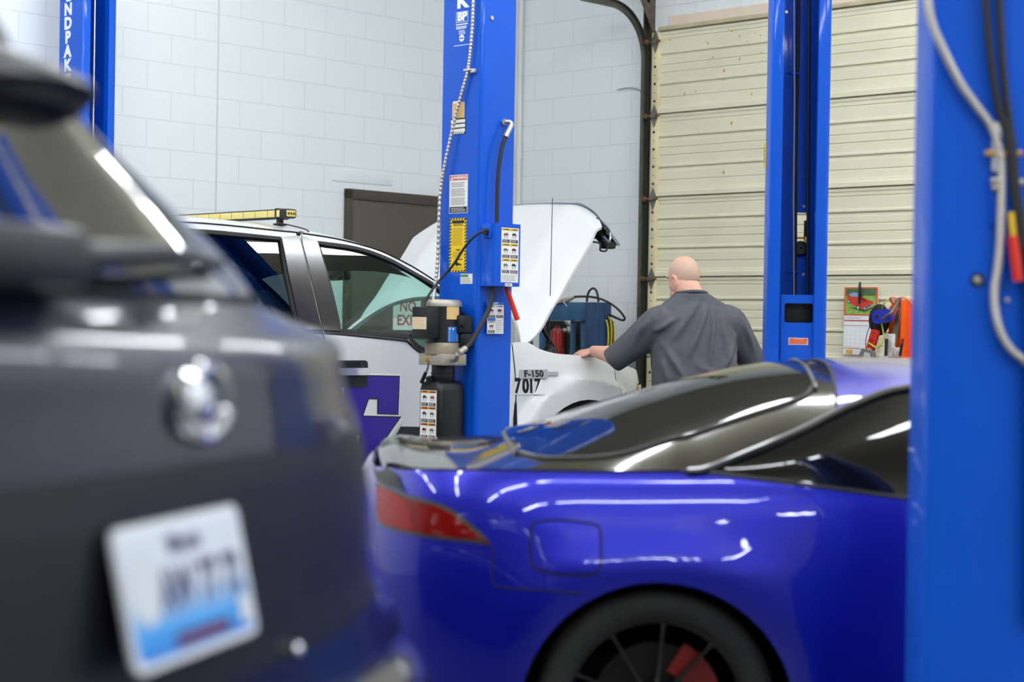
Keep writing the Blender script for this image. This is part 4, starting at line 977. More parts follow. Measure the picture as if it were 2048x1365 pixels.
G().box((-3.05, 0, 1.0), (0.16, 1.5, 0.75), bev=0.05).build('rear_bench', seat_m, truck)
q = FT.y(679, 549, 0.0); q0, q1 = FT.y(652.5, 549, 0), FT.y(706, 549, 0); hgt = abs(FT.y(679, 536, 0).z-FT.y(679, 562, 0).z)
Mm = Matrix.Translation(q) @ Matrix.Rotation(math.radians(75), 4, 'Z')
mr = G().box((0, 0, 0), (0.26, 0.045, hgt*0.95), bev=0.018, seg=3).build('rearview_mirror', blk, truck)
for v in mr.data.vertices: v.co = Mm @ v.co
mg = G().box((0, 0.0235, 0), (0.23, 0.002, hgt*0.75)).build('mirror_glass', mat('mirror', (220, 225, 225), 0.02, 1.0), mr)
for v in mg.data.vertices: v.co = Mm @ v.co
G().tube([q, q+Vector((0.04, 0.0, 0.06)), q+Vector((0.08, 0.0, 0.13))], 0.012, 8).build('mirror_stalk', blk, mr)
# side mirror (behind the column)
for s in (1, -1):
    g = G(); g.box((-1.02, -s*1.18, 1.42), (0.12, 0.20, 0.26), bev=0.04); g.box((-1.0, -s*1.03, 1.34), (0.07, 0.2, 0.05), bev=0.01); g.build('side_mirror', tb, truck)
# tree-shaped freshener hanging from the mirror
qa = FT.y(693, 586, 0.0)
def tree_outline():
    h = [(0.0, 0.060), (0.018, 0.036), (0.010, 0.036), (0.026, 0.014), (0.014, 0.014), (0.034, -0.014), (0.010, -0.014), (0.010, -0.036), (0.022, -0.036), (0.022, -0.052)]
    return h+[(-x, y) for x, y in h[::-1] if x > 0]
zq = FT.y(693, 605, 0).z
Mt = Fr(FT.M @ Vector((qa.x, 0.0, qa.z)), TYAW+math.radians(10))
ft_ = root('air_freshener', 'small brown tree-shaped air freshener hanging inside the white truck', 'air freshener', Mt)
g = G(); g.prism(tree_outline(), -0.0015, 0.0015, plane_M((0, 0, 0), (1, 0, 0), (0, 0, 1))); g.build('card', mat('freshener_olive', (112, 98, 60), 0.7, noise=0.6, nscale=50), ft_)
G().tube([(0, 0, 0.058), (0, 0, 0.10)], 0.0012, 5).build('string', blk, ft_)
# fender badge and fleet number
bc = TP(1075, 749, (-0.4, 1.1)); chrome_b = mat('badge_chrome', (205, 205, 208), 0.25, 0.35, coat=0.6)
def sfn(c, off, sl=0.0): return lambda v: Vector((c[0]+v.x, ty(c[0]+v.x, c[1]+v.y+sl*v.x)-off-v.z, c[1]+v.y+sl*v.x))
b1, b2 = TP(1035.5, 748, (-0.5, 1.1)), TP(1093, 748, (-0.3, 1.1)); b3 = TP(1115, 749, (-0.2, 1.1)); bz1, bz2 = TP(1065, 739.5, (-0.4, 1.1))[1], TP(1065, 757.5, (-0.4, 1.1))[1]
bw, bh = b2[0]-b1[0], bz1-bz2; bc = ((b1[0]+b2[0])/2, (bz1+bz2)/2)
sk = [(-bw/2+0.006, -bh/2), (bw/2-0.006, -bh/2), (bw/2+0.006, bh/2), (-bw/2+0.014, bh/2)]
bd = on_side(sk, 0.002, 0.010, bc).build('model_badge', chrome_b, truck); bd['label'] = 'chrome F-150 badge'
on_side([(bw/2-0.004, -bh*0.18), (b3[0]-bc[0], -bh*0.18), (b3[0]-bc[0], bh*0.24), (bw/2, bh*0.24)], 0.002, 0.008, bc).build('badge_bar', chrome_b, bd)
d = Decal(None, sfn(bc, 0.0105)); d.txt('F-150', 0.002, 0.0, bh*1.0, black_p, 1, bold=0.04, sx=1.36); d.rect(-0.015, -bh*0.30, 0.045, -bh*0.02, red_p, -1); d.done('badge_lettering', bd)
n1, n2 = TP(1029, 773, (-0.5, 1.0)), TP(1081, 773, (-0.4, 1.0)); nz = [TP(1055, y, (-0.4, 1.0))[1] for y in (758, 788)]; nc = ((n1[0]+n2[0])/2, sum(nz)/2); nh = nz[0]-nz[1]; nw = n2[0]-n1[0]
for k, ch in enumerate('7017'):
    cx = (-0.39, -0.09, 0.13, 0.38)[k]*nw
    d = Decal(None, sfn((nc[0]+cx, nc[1]), 0.003))
    d.rect(-nw*0.15, -nh*0.56, nw*0.15, nh*0.54, mat('clear_sticker', (222, 222, 220), 0.35), 0)
    d.txt(ch, 0, 0, nh*1.34, black_p, 1, bold=0.045, sx=0.88); d.done('number_sticker', truck, 'black number '+ch)
# open hood
he = TPs([(1057, 683)], (-0.2, 1.2))
hp = [FT.y(px, py, -0.86) for px, py in ((1040, 690), (1057.4, 682.5), (1070, 671), (1083, 653), (1102, 619), (1120.7, 591), (1144, 549), (1167.6, 511), (1184, 481), (1193.4, 462), (1202, 446))]
hs = cr_spline([(p.x, p.z, 0) for p in hp], 4)
ex = Vector((hs[-1].x-hs[3].x, 0, hs[-1].y-hs[3].y)).normalized(); nx = Vector((-ex.z, 0, ex.x))
def hood(u, v):
    f = u*(len(hs)-1); i = min(int(f), len(hs)-2); t = f-i; p = hs[i]*(1-t)+hs[i+1]*t
    c = 1-abs(v)**3.6
    q = Vector((p.x, 0.87*v*(1-0.03*u), p.y))
    q += ex*(0.25*c*u**1.5)+ex*(0.36*c*(1-u)**2) + nx*(0.075*c*(0.3+0.7*math.sin(math.pi*min(1, u*0.85+0.12))))
    q += nx*(-0.10*max(0, (u-0.86)/0.14)**2*(0.35+0.65*c))
    q += nx*(0.018*math.exp(-((abs(v)-0.62)/0.1)**2)*sstep(0.02, 0.3, u))
    return q
g = G(); g.grid(hood, [i/40 for i in range(41)], [-1+2*i/40 for i in range(41)]); hd_ = g.build('hood', tw, truck, solid=0.02, flip=(-1, 0, 1), ang=50)
# grille carried on the hood edge
tip = lambda v: hood(1.0, v)
g = G(); dn = Vector((0.80, 0, -0.60))
vv = [-0.86+1.72*i/30 for i in range(31)]
k_ = lambda v: 0.30*(1-0.15*abs(v)**3)
g.loft([[tip(v)+nx*0.012+ex*0.012, tip(v)+dn*k_(v)+Vector((0.0, 0, 0.0)), tip(v)+dn*k_(v)-Vector((0.012, 0, 0.016)), tip(v)-nx*0.02-ex*0.01] for v in vv], caps=True)
gr = g.build('grille', mat('grey_chrome', (140, 150, 162), 0.28, 0.75), hd_); gr['label'] = 'grey grille carried on the hood edge'
g = G()
for v in (-0.80, -0.74, -0.6, -0.4):
    b_ = tip(v); 
    g.tube([b_-ex*0.05, b_+dn*0.08-ex*0.07, b_+dn*0.2-ex*0.045], [0.02, 0.032, 0.02], 7)
    g.tube([b_+dn*0.12-ex*0.06+Vector((0, 0.03, 0)), b_+dn*0.22-ex*0.07, b_+dn*0.27-ex*0.02], [0.022, 0.028, 0.016], 7)
g.box(tip(-0.82)+dn*0.21-ex*0.075, (0.10, 0.06, 0.05), bev=0.012); g.box(tip(-0.84)+dn*0.05-ex*0.05, (0.09, 0.05, 0.05), bev=0.01)
g.build('grille_bracket', blk, gr, ang=50)
w0 = tip(-0.97); g = G(); g.tube(cr_spline([w0-ex*0.13+dn*0.02, w0-ex*0.10+dn*0.07, w0-ex*0.13+dn*0.10, w0-ex*0.10+dn*0.14, w0-ex*0.06+dn*0.12, w0-ex*0.07+dn*0.07], 6), 0.006, 6); g.build('wiring_loop', blk_rub, gr)
g = G(); g.tube(cr_spline([tip(-0.9)+nx*0.02+dn*0.0, tip(-0.9)+dn*0.06+nx*0.03, tip(-0.88)+dn*0.13+nx*0.0, tip(-0.9)+dn*0.16-ex*0.05, tip(-0.9)+dn*0.10-ex*0.06], 6), 0.009, 6); g.build('lip_trim', MATS['grey_chrome'], gr)
# hood strut, cowl, antenna
a_, b_ = FT.y(1083, 655, -0.72), FT.y(1112, 703, -0.72); G().tube([a_, b_], 0.013, 8).build('hood_hinge', blk, truck)
g = G(); g.box((-0.42, 0, 1.16), (0.22, 1.5, 0.05), bev=0.01); g.build('cowl', tb, truck)
g = G(); g.box((0.15, 0, 0.92), (0.9, 1.3, 0.25), bev=0.03); g.build('engine', under, truck)
ya = -0.80; q0, q1 = FT.y(1098, 695, ya), FT.y(1105, 396, ya)
ab = FT.y(1100, 703, ya); an = G().lathe([(0.045, -0.02), (0.042, 0.0), (0.028, 0.014), (0.012, 0.028), (0.0, 0.03)], (q0.x, ya, q0.z-0.012), n=16).build('antenna_base', blk, truck)
G().tube([q0, q1], [0.0030, 0.0022], 6).build('antenna_mast', blk, an)
# roof light bar
e1 = FT.y(581, 428, -0.60); zr_ = roof(e1.x, -0.7).z
xb, zb_ = e1.x, max(e1.z, zr_+0.065)
lb = G().box((xb, 0.0, zb_), (0.075, 1.22, 0.052), bev=0.012).build('light_bar', blk, truck); lb['label'] = 'amber light bar across the roof'
amb = mat('amber_led_lens', (214, 196, 110), 0.25, coat=0.6)
for k in range(10): G().box((xb-0.0385, -0.50+k*0.111, zb_), (0.004, 0.106, 0.036), bev=0.001).build('led_module', amb, lb)
G().box((xb-0.005, -0.6115, zb_), (0.058, 0.004, 0.034), bev=0.001).build('end_module', amb, lb)
g = G()
for k in (-1, 0, 1): g.lathe([(0, 0.004), (0.006, 0.003), (0.0075, 0)], (xb-0.005+k*0.018, -0.6138, zb_), (0, -1, 0), n=10)
g.build('led', mat('led_dark', (96, 74, 30), 0.3), lb)
g = G(); g.box((xb, -0.52, zb_), (0.082, 0.028, 0.060), bev=0.006); g.build('end_joint', blk, lb)
for y in (-0.50, 0.50):
    zf = roof(xb, y/Yd(xb)).z; g = G(); g.box((xb+0.005, y, (zb_-0.02+zf)/2), (0.03, 0.03, zb_-0.02-zf+0.01), bev=0.004); g.box((xb+0.005, y, zf+0.006), (0.06, 0.05, 0.012), bev=0.004); g.build('bar_foot', blk, lb)
zf = roof(xb, -0.7).z; g = G(); g.tube(cr_spline([(xb-0.02, -0.54, zb_-0.02), (xb-0.06, -0.56, zb_-0.05), (xb-0.03, -0.6, zf+0.006), (xb+0.02, -0.70, roof(xb, -0.88).z+0.004), (xb+0.0, -0.76, roof(xb, -0.97).z+0.004)], 6), 0.004, 6); g.build('bar_cable', blk_rub, lb)
# ------------------------------------------------------------------ purple sports coupe
FE = Fr((0.406, 5.69, 0), 0.0)
coupe = root('sports_coupe', 'purple sports coupe with glossy black hatch and red tail lamp', 'car', FE)
def flip_paint():
    M = bpy.data.materials.new('violet_flip_paint'); M.use_nodes = True; nt = M.node_tree; p = nt.nodes['Principled BSDF']
    p.inputs['Metallic'].default_value = 0.55; p.inputs['Roughness'].default_value = 0.34
    p.inputs['Coat Weight'].default_value = 1.0; p.inputs['Coat Roughness'].default_value = 0.02; p.inputs['Coat IOR'].default_value = 1.5
    lw = nt.nodes.new('ShaderNodeLayerWeight'); lw.inputs[0].default_value = 0.35
    r = nt.nodes.new('ShaderNodeValToRGB'); r.color_ramp.elements[0].color = rgb(3, 15, 164); r.color_ramp.elements[1].color = rgb(46, 8, 130)
    r.color_ramp.elements[0].position = 0.15; r.color_ramp.elements[1].position = 0.85
    nt.links.new(lw.outputs['Facing'], r.inputs[0]); nt.links.new(r.outputs[0], p.inputs['Base Color']); return M
vio = flip_paint()
bgl = mat('gloss_black_hatch', (40, 38, 31), 0.10, coat=0.6, cr=0.02, spec=0.45)
dark_g = mat('dark_tinted_glass', (10, 11, 11), 0.03, spec=0.55)
rub = mat('rubber_trim', (70, 68, 66), 0.35)
# plan contour of the body at its widest: straight side, rounded tail
X0, AX, BY, NX = -0.20, 0.70, 0.872, 2.6
cont = []
for k in range(61):
    th = math.radians(90*k/60); cont.append((X0-AX*max(0, math.cos(th))**(2/NX), -BY*max(0, math.sin(th))**(2/NX)))
for k in range(1, 60): cont.append((X0+0.06*k, -BY+(0.10*max(0, (0.06*k-2.3)/1.3)**2 if k else 0)))
acc = [0.0]
for a, b in zip(cont, cont[1:]): acc.append(acc[-1]+math.hypot(b[0]-a[0], b[1]-a[1]))
S_SIDE = acc[60]           # arc length where the straight side starts
def cpos(s):
    if s <= 0: s = 1e-5
    lo, hi = 0, len(acc)-1
    if s >= acc[-1]: s = acc[-1]-1e-6
    while hi-lo > 1:
        m_ = (lo+hi)//2
        if acc[m_] <= s: lo = m_
        else: hi = m_
    t = (s-acc[lo])/(acc[lo+1]-acc[lo]); a, b = cont[lo], cont[lo+1]
    return a[0]+(b[0]-a[0])*t, a[1]+(b[1]-a[1])*t
def cn(s):
    a, b = cpos(max(1e-4, s-0.02)), cpos(s+0.02); d = Vector((b[0]-a[0], b[1]-a[1])).normalized()
    return Vector((-d.y, d.x))*1   # inward
ins = [(0.10, 0.14), (0.20, 0.075), (0.32, 0.035), (0.45, 0.012), (0.58, 0.0), (0.68, 0.004), (0.76, 0.018), (0.84, 0.034), (0.89, 0.050), (0.93, 0.070), (0.96, 0.095), (0.985, 0.14), (1.0, 0.20)]
def body(s, z, off=0.0):
    x, y = cpos(s); n = cn(s); d = (0.5*(z-0.6)**2+150*max(0.0, z-0.85)**4) if z > 0.6 else 0.35*(0.6-z)**2
    k = sstep(S_SIDE-0.75, S_SIDE+0.1, s)
    d *= 0.75+0.25*k
    # flared arches and soft waist
    r = math.hypot(x, z-0.31)
    d -= 0.014*math.exp(-((r-0.42)/0.11)**2)*sstep(0.05, 0.3, z)*(1-sstep(0.70, 0.86, z))
    d += 0.022*math.exp(-((z-0.56)/0.22)**2)*sstep(0.35, 0.9, x)
    d -= off
    return Vector((x+n.x*d, y+n.y*d, z))
def BP(px, py, g=(1.2, 0.8)): return brute(FE, lambda s, z: body(s, z), px, py, (max(0.2, g[0]-0.75), g[0]+0.9), (0.45, 1.0))
def BPs(pts, g=(1.2, 0.8)): return [BP(px, py, g) for px, py in pts]
def spl2(pts, n=6, closed=False): return [(p.x, p.y) for p in cr_spline([(a, b, 0) for a, b in pts], n, closed)]
def s_at(x):
    lo, hi = 0.0, acc[-1]
    for _ in range(50):
        m_ = (lo+hi)/2
        if cpos(m_)[0] < x: lo = m_
        else: hi = m_
    return lo
top = spl2(BPs([(775, 934), (800, 940), (860, 941.5), (985, 943), (1100, 944), (1230, 945.5), (1390, 946)], (1.2, 0.95))+BPs([(1500, 959), (1600, 972), (1700, 985), (1810, 1000)], (1.9, 0.93)), 5)
se = s_at(1.75); zt_ = top[-1][1]
tail_top = BPs([(757, 945), (748, 934)], (0.85, 0.93))
def arc_s(cx, cz, r, a0, a1, n=26): return [(s_at(cx+r*math.cos(math.radians(a0+(a1-a0)*k/n))), cz+r*math.sin(math.radians(a0+(a1-a0)*k/n))) for k in range(n+1)]
outl = [(0.0, 0.96)]+[(0.25, 0.965)]+[tail_top[1]]+top+[(se, zt_-0.03), (s_at(1.85), 0.20)]+[(s_at(0.42), 0.19)]+arc_s(0.0, 0.305, 0.372, -14, 194)+[(s_at(-0.45), 0.20), (0.0, 0.22)]
def quarter(s):
    g = G(); g.panel(outl, [], lambda u, v: (lambda p: Vector((p.x, s*p.y, p.z)))(body(u, v)), 0.035, 0.035)
    o = g.build('quarter_panel', vio, coupe, solid=0.012, ang=50, flip=(0, -s, 0)); return o
qp = quarter(1); quarter(-1)
# front half (hidden behind the near column): simple nose and front wing
fr_out = [(se+0.004, zt_-0.03)]+[(s_at(x), z) for x, z in ((2.1, 0.86), (2.6, 0.80), (3.0, 0.72), (3.25, 0.62))]+[(s_at(3.25), 0.22), (s_at(2.93), 0.2)]+arc_s(2.51, 0.305, 0.372, -14, 194)+[(s_at(1.852), 0.20)]
for s in (1, -1):
    g = G(); g.panel(fr_out, [], lambda u, v: (lambda p: Vector((p.x, s*p.y, p.z)))(body(u, v)), 0.06, 0.06); g.build('front_wing', vio, coupe, solid=0.012, ang=50, flip=(0, -s, 0))
# upper surface: crown and rail lines
crown = [(-0.90, 0.975), (-0.80, 0.986), (-0.74, 0.984), (-0.62, 0.985), (-0.51, 0.993), (-0.30, 1.055), (-0.05, 1.140), (0.27, 1.228), (0.54, 1.266), (0.80, 1.278), (1.15, 1.262), (1.40, 1.20), (2.02, 0.93), (2.6, 0.83), (3.0, 0.74), (3.30, 0.62)]
def E_pt(px, py, y): q = FE.y(px, py, -y); return (q.x, y, q.z)
rail = []
for s_, z_ in top:
    p = body(s_, z_)
    if p.x < 0.06 and (not rail or p.x > rail[-1][0]+0.012): rail.append((p.x, -p.y, p.z+0.006))
XT1 = rail[0][0]
rail += [E_pt(1390, 945.5, .785), E_pt(1500, 905, .735), E_pt(1600, 862, .68), E_pt(1700, 812, .62), E_pt(1812, 776, .575)]
i_belt = next(i for i, p in enumerate(rail) if p[0] > 0.07)
rail += [(1.05, 0.555, 1.20), (1.35, 0.60, 1.12), (2.0, 0.72, 0.88), (2.6, 0.76, 0.79), (3.0, 0.74, 0.71), (3.30, 0.70, 0.60)]
ry_t = [(a, b) for a, b, c in rail]; rz_t = [(a, c) for a, b, c in rail]
def xtail(v):
    """rear edge of the deck in plan"""
    return -0.805+(XT1+0.805)*abs(v)**2.4
def upper(x, v, off=0.0):
    ye, ze, zc = smooth_tab(ry_t, x), smooth_tab(rz_t, x), smooth_tab(crown, x)
    if x < ry_t[0][0]: ze = rz_t[0][1]; ye = ry_t[0][1]
    p_ = 2.3
    z = ze+(zc-ze)*(1-abs(v)**p_)
    lip = 0.012*math.exp(-((x-xtail(v)-0.03)/0.035)**2)
    return Vector((x, ye*v, z+lip+off))
xs_seam = 0.535
def patch(x0f, x1f, nu, V, m, name, par, **k):
    g = G(); vs = []
    g.grid(lambda t, v: upper(x0f(v)+(x1f(v)-x0f(v))*t, v), [i/nu for i in range(nu+1)], V); return g.build(name, m, par, **k)
VV = [-1+2*i/48 for i in range(49)]
seam = lambda v: xs_seam+0.05*(1-abs(v)**2)-0.03
hatch = patch(xtail, seam, 60, VV, bgl, 'hatch', coupe, solid=0.012, flip=(0, 0, 1), ang=50)
roof_x1 = 1.22
patch(lambda v: seam(v)+0.010, lambda v: roof_x1+0.10*(1-v*v), 20, VV, vio, 'roof', coupe, solid=0.012, flip=(0, 0, 1), ang=50)
g = G(); g.tube([upper(seam(v)+0.005, v, -0.004) for v in VV], 0.007, 6); g.build('roof_seam', blk_rub, coupe)
patch(lambda v: roof_x1+0.10*(1-v*v)+0.005, lambda v: 1.98+0.12*(1-v*v), 20, VV, dark_g, 'windshield', coupe, ang=50)
patch(lambda v: 2.0+0.12*(1-v*v), lambda v: 3.26+0.08*(1-v*v), 24, VV, vio, 'bonnet', coupe, solid=0.012, flip=(0, 0, 1), ang=50)
# drooping lip of the hatch above the tail lamp
g = G()
def lip_pt(v, t):
    p = upper(xtail(v), v); p.z -= 0.05*t; p.x -= 0.010*math.sin(t*math.pi)-0.004*t; return p
g.grid(lambda v, t: lip_pt(v, t), VV, [i/6 for i in range(7)]); g.build('hatch_lip', bgl, hatch, solid=0.012, ang=60, flip=(-1, 0, 0))
# dark filler between lamp and lip on the side
a = BPs([(748, 934), (757, 945), (775, 936), (790, 941), (800, 955), (812, 984), (790, 975), (757.5, 962)], (0.85, 0.92))
g = G(); g.panel(a, [], lambda u, v: body(u, v, 0.004), 0.03, 0.03); g.build('lamp_filler', blk, hatch, ang=50)
# hatch glass and its bright trim
def UP(px, py, g=(0.0, -0.6)): return FE.inv(px, py, lambda x, v: upper(x, v), g)
near = [UP(px, py, g_) for px, py, g_ in ((1026, 905, (-0.45, -0.3)), (1075, 917, (-0.4, -0.6)), (1135, 924.5, (-0.25, -0.75)), (1229, 913, (-0.1, -0.8)), (1369, 876, (0.1, -0.8)), (1492, 835, (0.3, -0.8)), (1570, 810, (0.4, -0.75)), (1612, 792, (0.46, -0.6)), (1629, 772, (0.5, -0.4)))]
near = [(x, max(-0.9, min(-0.02, v))) for x, v in near]
gl_half = spl2(near, 5)
x_top = max(p[0] for p in gl_half)
gl_half = [(near[0][0]-0.03, 0.0)]+gl_half+[(x_top+0.012, 0.0)]
gl_out = gl_half+[(x, -v) for x, v in gl_half[-2:0:-1]]
g = G(); g.panel(gl_out, [], lambda x, v: upper(x, v, 0.004), 0.04, 0.05); g.build('hatch_glass', dark_g, hatch, flip=(0, 0, 1), ang=60)
g = G(); g.tube([upper(x, v, 0.004) for x, v in spl2(gl_out, 2, True)], 0.0065, 8, closed=True); g.build('glass_trim', rub, hatch)
# tail lamp
lampA = [(757.6, 963), (772, 970), (813, 988), (866, 1002), (904, 1017), (945, 1049), (971.5, 1073), (980, 1087), (976, 1090), (945, 1086), (863, 1077), (798.6, 1064), (766, 1052), (758, 1042), (755, 1026), (755, 990)]
def gp(px): return (0.85+(px-755)*0.0019, 0.86)
lo_ = [BP(a, b, gp(a)) for a, b in lampA]; lo_ = spl2(lo_, 4, True)
cx_ = sum(p[0] for p in lo_)/len(lo_); cz_ = sum(p[1] for p in lo_)/len(lo_)
tl = G().panel(lo_, [], lambda u, v: body(u, v, 0.003), 0.03, 0.03).build('tail_lamp', mat('lamp_rim', (60, 56, 54), 0.3, coat=0.5), coupe, ang=60)
for s in (1, -1):
    li = inset(lo_, 0.011)
    g = G(); g.panel(li, [], lambda u, v: (lambda p: Vector((p.x, s*p.y, p.z)))(body(u, v, 0.008)), 0.03, 0.03)
    g.build('red_lens', mat('red_lens', (112, 5, 4), 0.08, coat=0.3, cr=0.0, spec=0.35), tl, ang=60, solid=0.004, flip=(0, -s, 0))
inn = [BP(a, b, gp(a)) for a, b in ((790, 985), (802, 990), (806, 1030), (800, 1058), (790, 1055), (794, 1020))]
g = G(); g.panel(inset(spl2([BP(a, b, gp(a)) for a, b in ((762, 973), (808, 992), (825, 1030), (828, 1062), (790, 1056), (763, 1044), (760, 1010))], 4, True), 0.004), [], lambda u, v: body(u, v, 0.0088), 0.02, 0.02); g.build('lens_section', mat('deep_red_lens', (140, 9, 6), 0.08, coat=0.3, spec=0.35), tl, ang=60)
# filler door
fdp = [(1061, 1065), (1066, 1050), (1080, 1043), (1130, 1041.5), (1178, 1047), (1195, 1052), (1201.5, 1070), (1202, 1125), (1196, 1143), (1180, 1150), (1140, 1151), (1090, 1146), (1068, 1135), (1061, 1115)]
fo_ = spl2(BPs(fdp, (1.4, 0.75)), 4, True)
g = G(); g.tube([body(u, v, 0.0005) for u, v in fo_], 0.0032, 6, closed=True); sm = g.build('filler_door', gap, coupe)
g = G(); cxf = sum(p[0] for p in fo_)/len(fo_); czf = sum(p[1] for p in fo_)/len(fo_)
fi = inset(fo_, 0.004)
g.panel(fi, [], lambda u, v: body(u, v, 0.003+0.002*(1-min(1, (abs(u-cxf)/0.10)**4))*(1-min(1, (abs(v-czf)/0.075)**4))), 0.015, 0.015); g.build('filler_flap', vio, sm, ang=60, flip=(0, -1, 0))
# bumper seam
sp_ = spl2([BP(a, b, (1.3, 0.7)) for a, b in ((985, 1092), (984, 1130), (986, 1165), (1000, 1175), (1060, 1180), (1120, 1184), (1166, 1188))], 6)
g = G(); g.tube([body(u, v, -0.0005) for u, v in sp_], 0.0025, 6); g.build('bumper_seam', gap, coupe)
# side glass between belt and rail
xg0, xg1 = rail[i_belt][0]-0.02, 1.62
belt = [(p[0], p[1]) for p in top]
def belt_pt(x):
    s_ = s_at(x); z = lerp_tab(belt, s_); return body(s_, z)
def sglass(x, t, off=0.0):
    a = belt_pt(x); r_ = upper(x, -1.0); r_.z = smooth_tab(rz_t, x); q = a.lerp(r_, t); q.y -= 0.03*math.sin(math.pi*t)*sstep(0.1, 0.5, x)+off; q.z -= 0.0
    return q
for s in (1, -1):
    g = G(); g.grid(lambda x, t: (lambda p: Vector((p.x, s*p.y, p.z)))(sglass(x, t, -0.008)), [xg0+(xg1-xg0)*i/40 for i in range(41)], [i/8 for i in range(9)]); g.build('side_window', dark_g, coupe, ang=60, flip=(0, -s, 0))
    g = G(); g.tube([(lambda p: Vector((p.x, s*(p.y+0.004), p.z+0.003)))(belt_pt(x)) for x in [xg0-0.02+(xg1-xg0)*i/30 for i in range(31)]], 0.008, 6); g.build('belt_trim', tb, coupe)
    g = G(); g.tube([(lambda p: Vector((p.x, s*p.y-0.002*s, p.z)))(upper(x, -1.0)) for x in [xg0+(1.2-xg0)*i/30 for i in range(31)]], 0.011, 8); g.build('rail_trim', tb, coupe)
# floor, wheel housings, wheels
G().box((1.35, 0, 0.26), (3.4, 1.35, 0.1), bev=0.02).build('underbody', under, coupe)
G().box((0.6, 0, 0.60), (2.9, 1.45, 0.5), bev=0.05).build('cabin_tub', under, coupe) if False else None
G().box((-0.42, 0, 0.60), (0.40, 1.15, 0.5), bev=0.03).build('boot_tub', under, coupe)
G().box((1.3, 0, 0.55), (1.7, 1.5, 0.5), bev=0.03).build('cabin_tub', under, coupe)
G().box((3.28, 0, 0.42), (0.06, 1.45, 0.42), bev=0.02).build('nose', vio, coupe)
liner = mat('liner_black', (9, 9, 10), 0.9)
for x in (0, 2.51):
    for s in (1, -1):
        g = G(); g.loft([[Vector((x+0.385*math.cos(math.radians(a)), -s*y, 0.305+0.385*math.sin(math.radians(a)))) for a in range(-10, 191, 10)] for y in (0.845, 0.55)], closed=False)
        g.add([(x-0.4, -s*0.55, 0.2), (x+0.4, -s*0.55, 0.2), (x+0.4, -s*0.55, 0.72), (x-0.4, -s*0.55, 0.72)], [[0, 1, 2, 3]]); g.build('wheel_housing', liner, coupe)
tyre2 = mat('worn_tyre', (36, 36, 34), 0.75, noise=0.25, nscale=18, bump=0.15, bscale=90)
rimb = mat('gloss_black_rim', (14, 14, 15), 0.22, coat=0.8)
def sport_wheel(x, s):
    R, yo = 0.326, 0.835
    t = G().lathe([(0.238, -0.235), (0.275, -0.24), (0.312, -0.23), (0.322, -0.21), (R, -0.18), (R, -0.05), (0.322, -0.022), (0.313, -0.008), (0.297, 0.0), (0.270, 0.001), (0.250, -0.004), (0.240, -0.012)], (x, -s*(yo-0.0), R), (0, -s, 0), n=64).build('wheel', tyre2, coupe, ang=50)
    rm = G().lathe([(0.240, -0.010), (0.241, -0.018), (0.232, -0.022), (0.226, -0.05), (0.222, -0.10), (0.220, -0.20)], (x, -s*yo, R), (0, -s, 0), n=56).build('rim', rimb, t, ang=50)
    g = G(); M0 = Matrix.Translation((x, -s*yo, R))
    for k in range(10):
        an = 2*math.pi*(k+0.38)/10; c, sn = math.cos(an), math.sin(an); u = Vector((c, 0, sn)); w_ = Vector((-sn, 0, c))
        rings = []
        for r_, hw_, dp in ((0.045, 0.016, -0.045), (0.09, 0.008, -0.038), (0.16, 0.0055, -0.030), (0.215, 0.006, -0.020), (0.232, 0.012, -0.020)):
            o = M0 @ (u*r_); y0 = Vector((0, -s*dp, 0)); y1 = Vector((0, -s*(dp-0.03), 0))
            rings.append([o+w_*hw_*0.6+y0, o+w_*hw_+y1, o-w_*hw_+y1, o-w_*hw_*0.6+y0])
        g.loft(rings, caps=True)
        G.cyl(g, M0 @ (u*0.055)+Vector((0, s*0.04, 0)), M0 @ (u*0.055)+Vector((0, s*0.036, 0)), 0.006, n=6)
    g.lathe([(0, -0.035), (0.03, -0.036), (0.055, -0.045), (0.06, -0.07)], (x, -s*yo, R), (0, -s, 0), n=24)
    g.build('spokes', rimb, t, ang=40)
    G().lathe([(0.06, -0.10), (0.165, -0.10), (0.165, -0.125), (0.06, -0.125)], (x, -s*yo, R), (0, -s, 0), n=40, closed=True).build('brake_disc', mat('dark_disc', (40, 38, 36), 0.5, 0.6), t)
    g = G(); poly = [(0.185*math.cos(math.radians(a)), 0.185*math.sin(math.radians(a))) for a in range(8, 72, 8)]+[(0.095*math.cos(math.radians(a)), 0.095*math.sin(math.radians(a))) for a in range(70, 6, -10)]
    g.prism(poly, 0.078, 0.098, Matrix.Translation((x, -s*yo, R)) @ Matrix.Rotation(math.radians(90), 4, 'X') @ Matrix.Diagonal((1, 1, -1 if s > 0 else 1, 1)))
    g.build('brake_caliper', mat('caliper_red', (120, 20, 12), 0.4, coat=0.3), t)
for x in (0, 2.51):
    for s in (1, -1): sport_wheel(x, s)
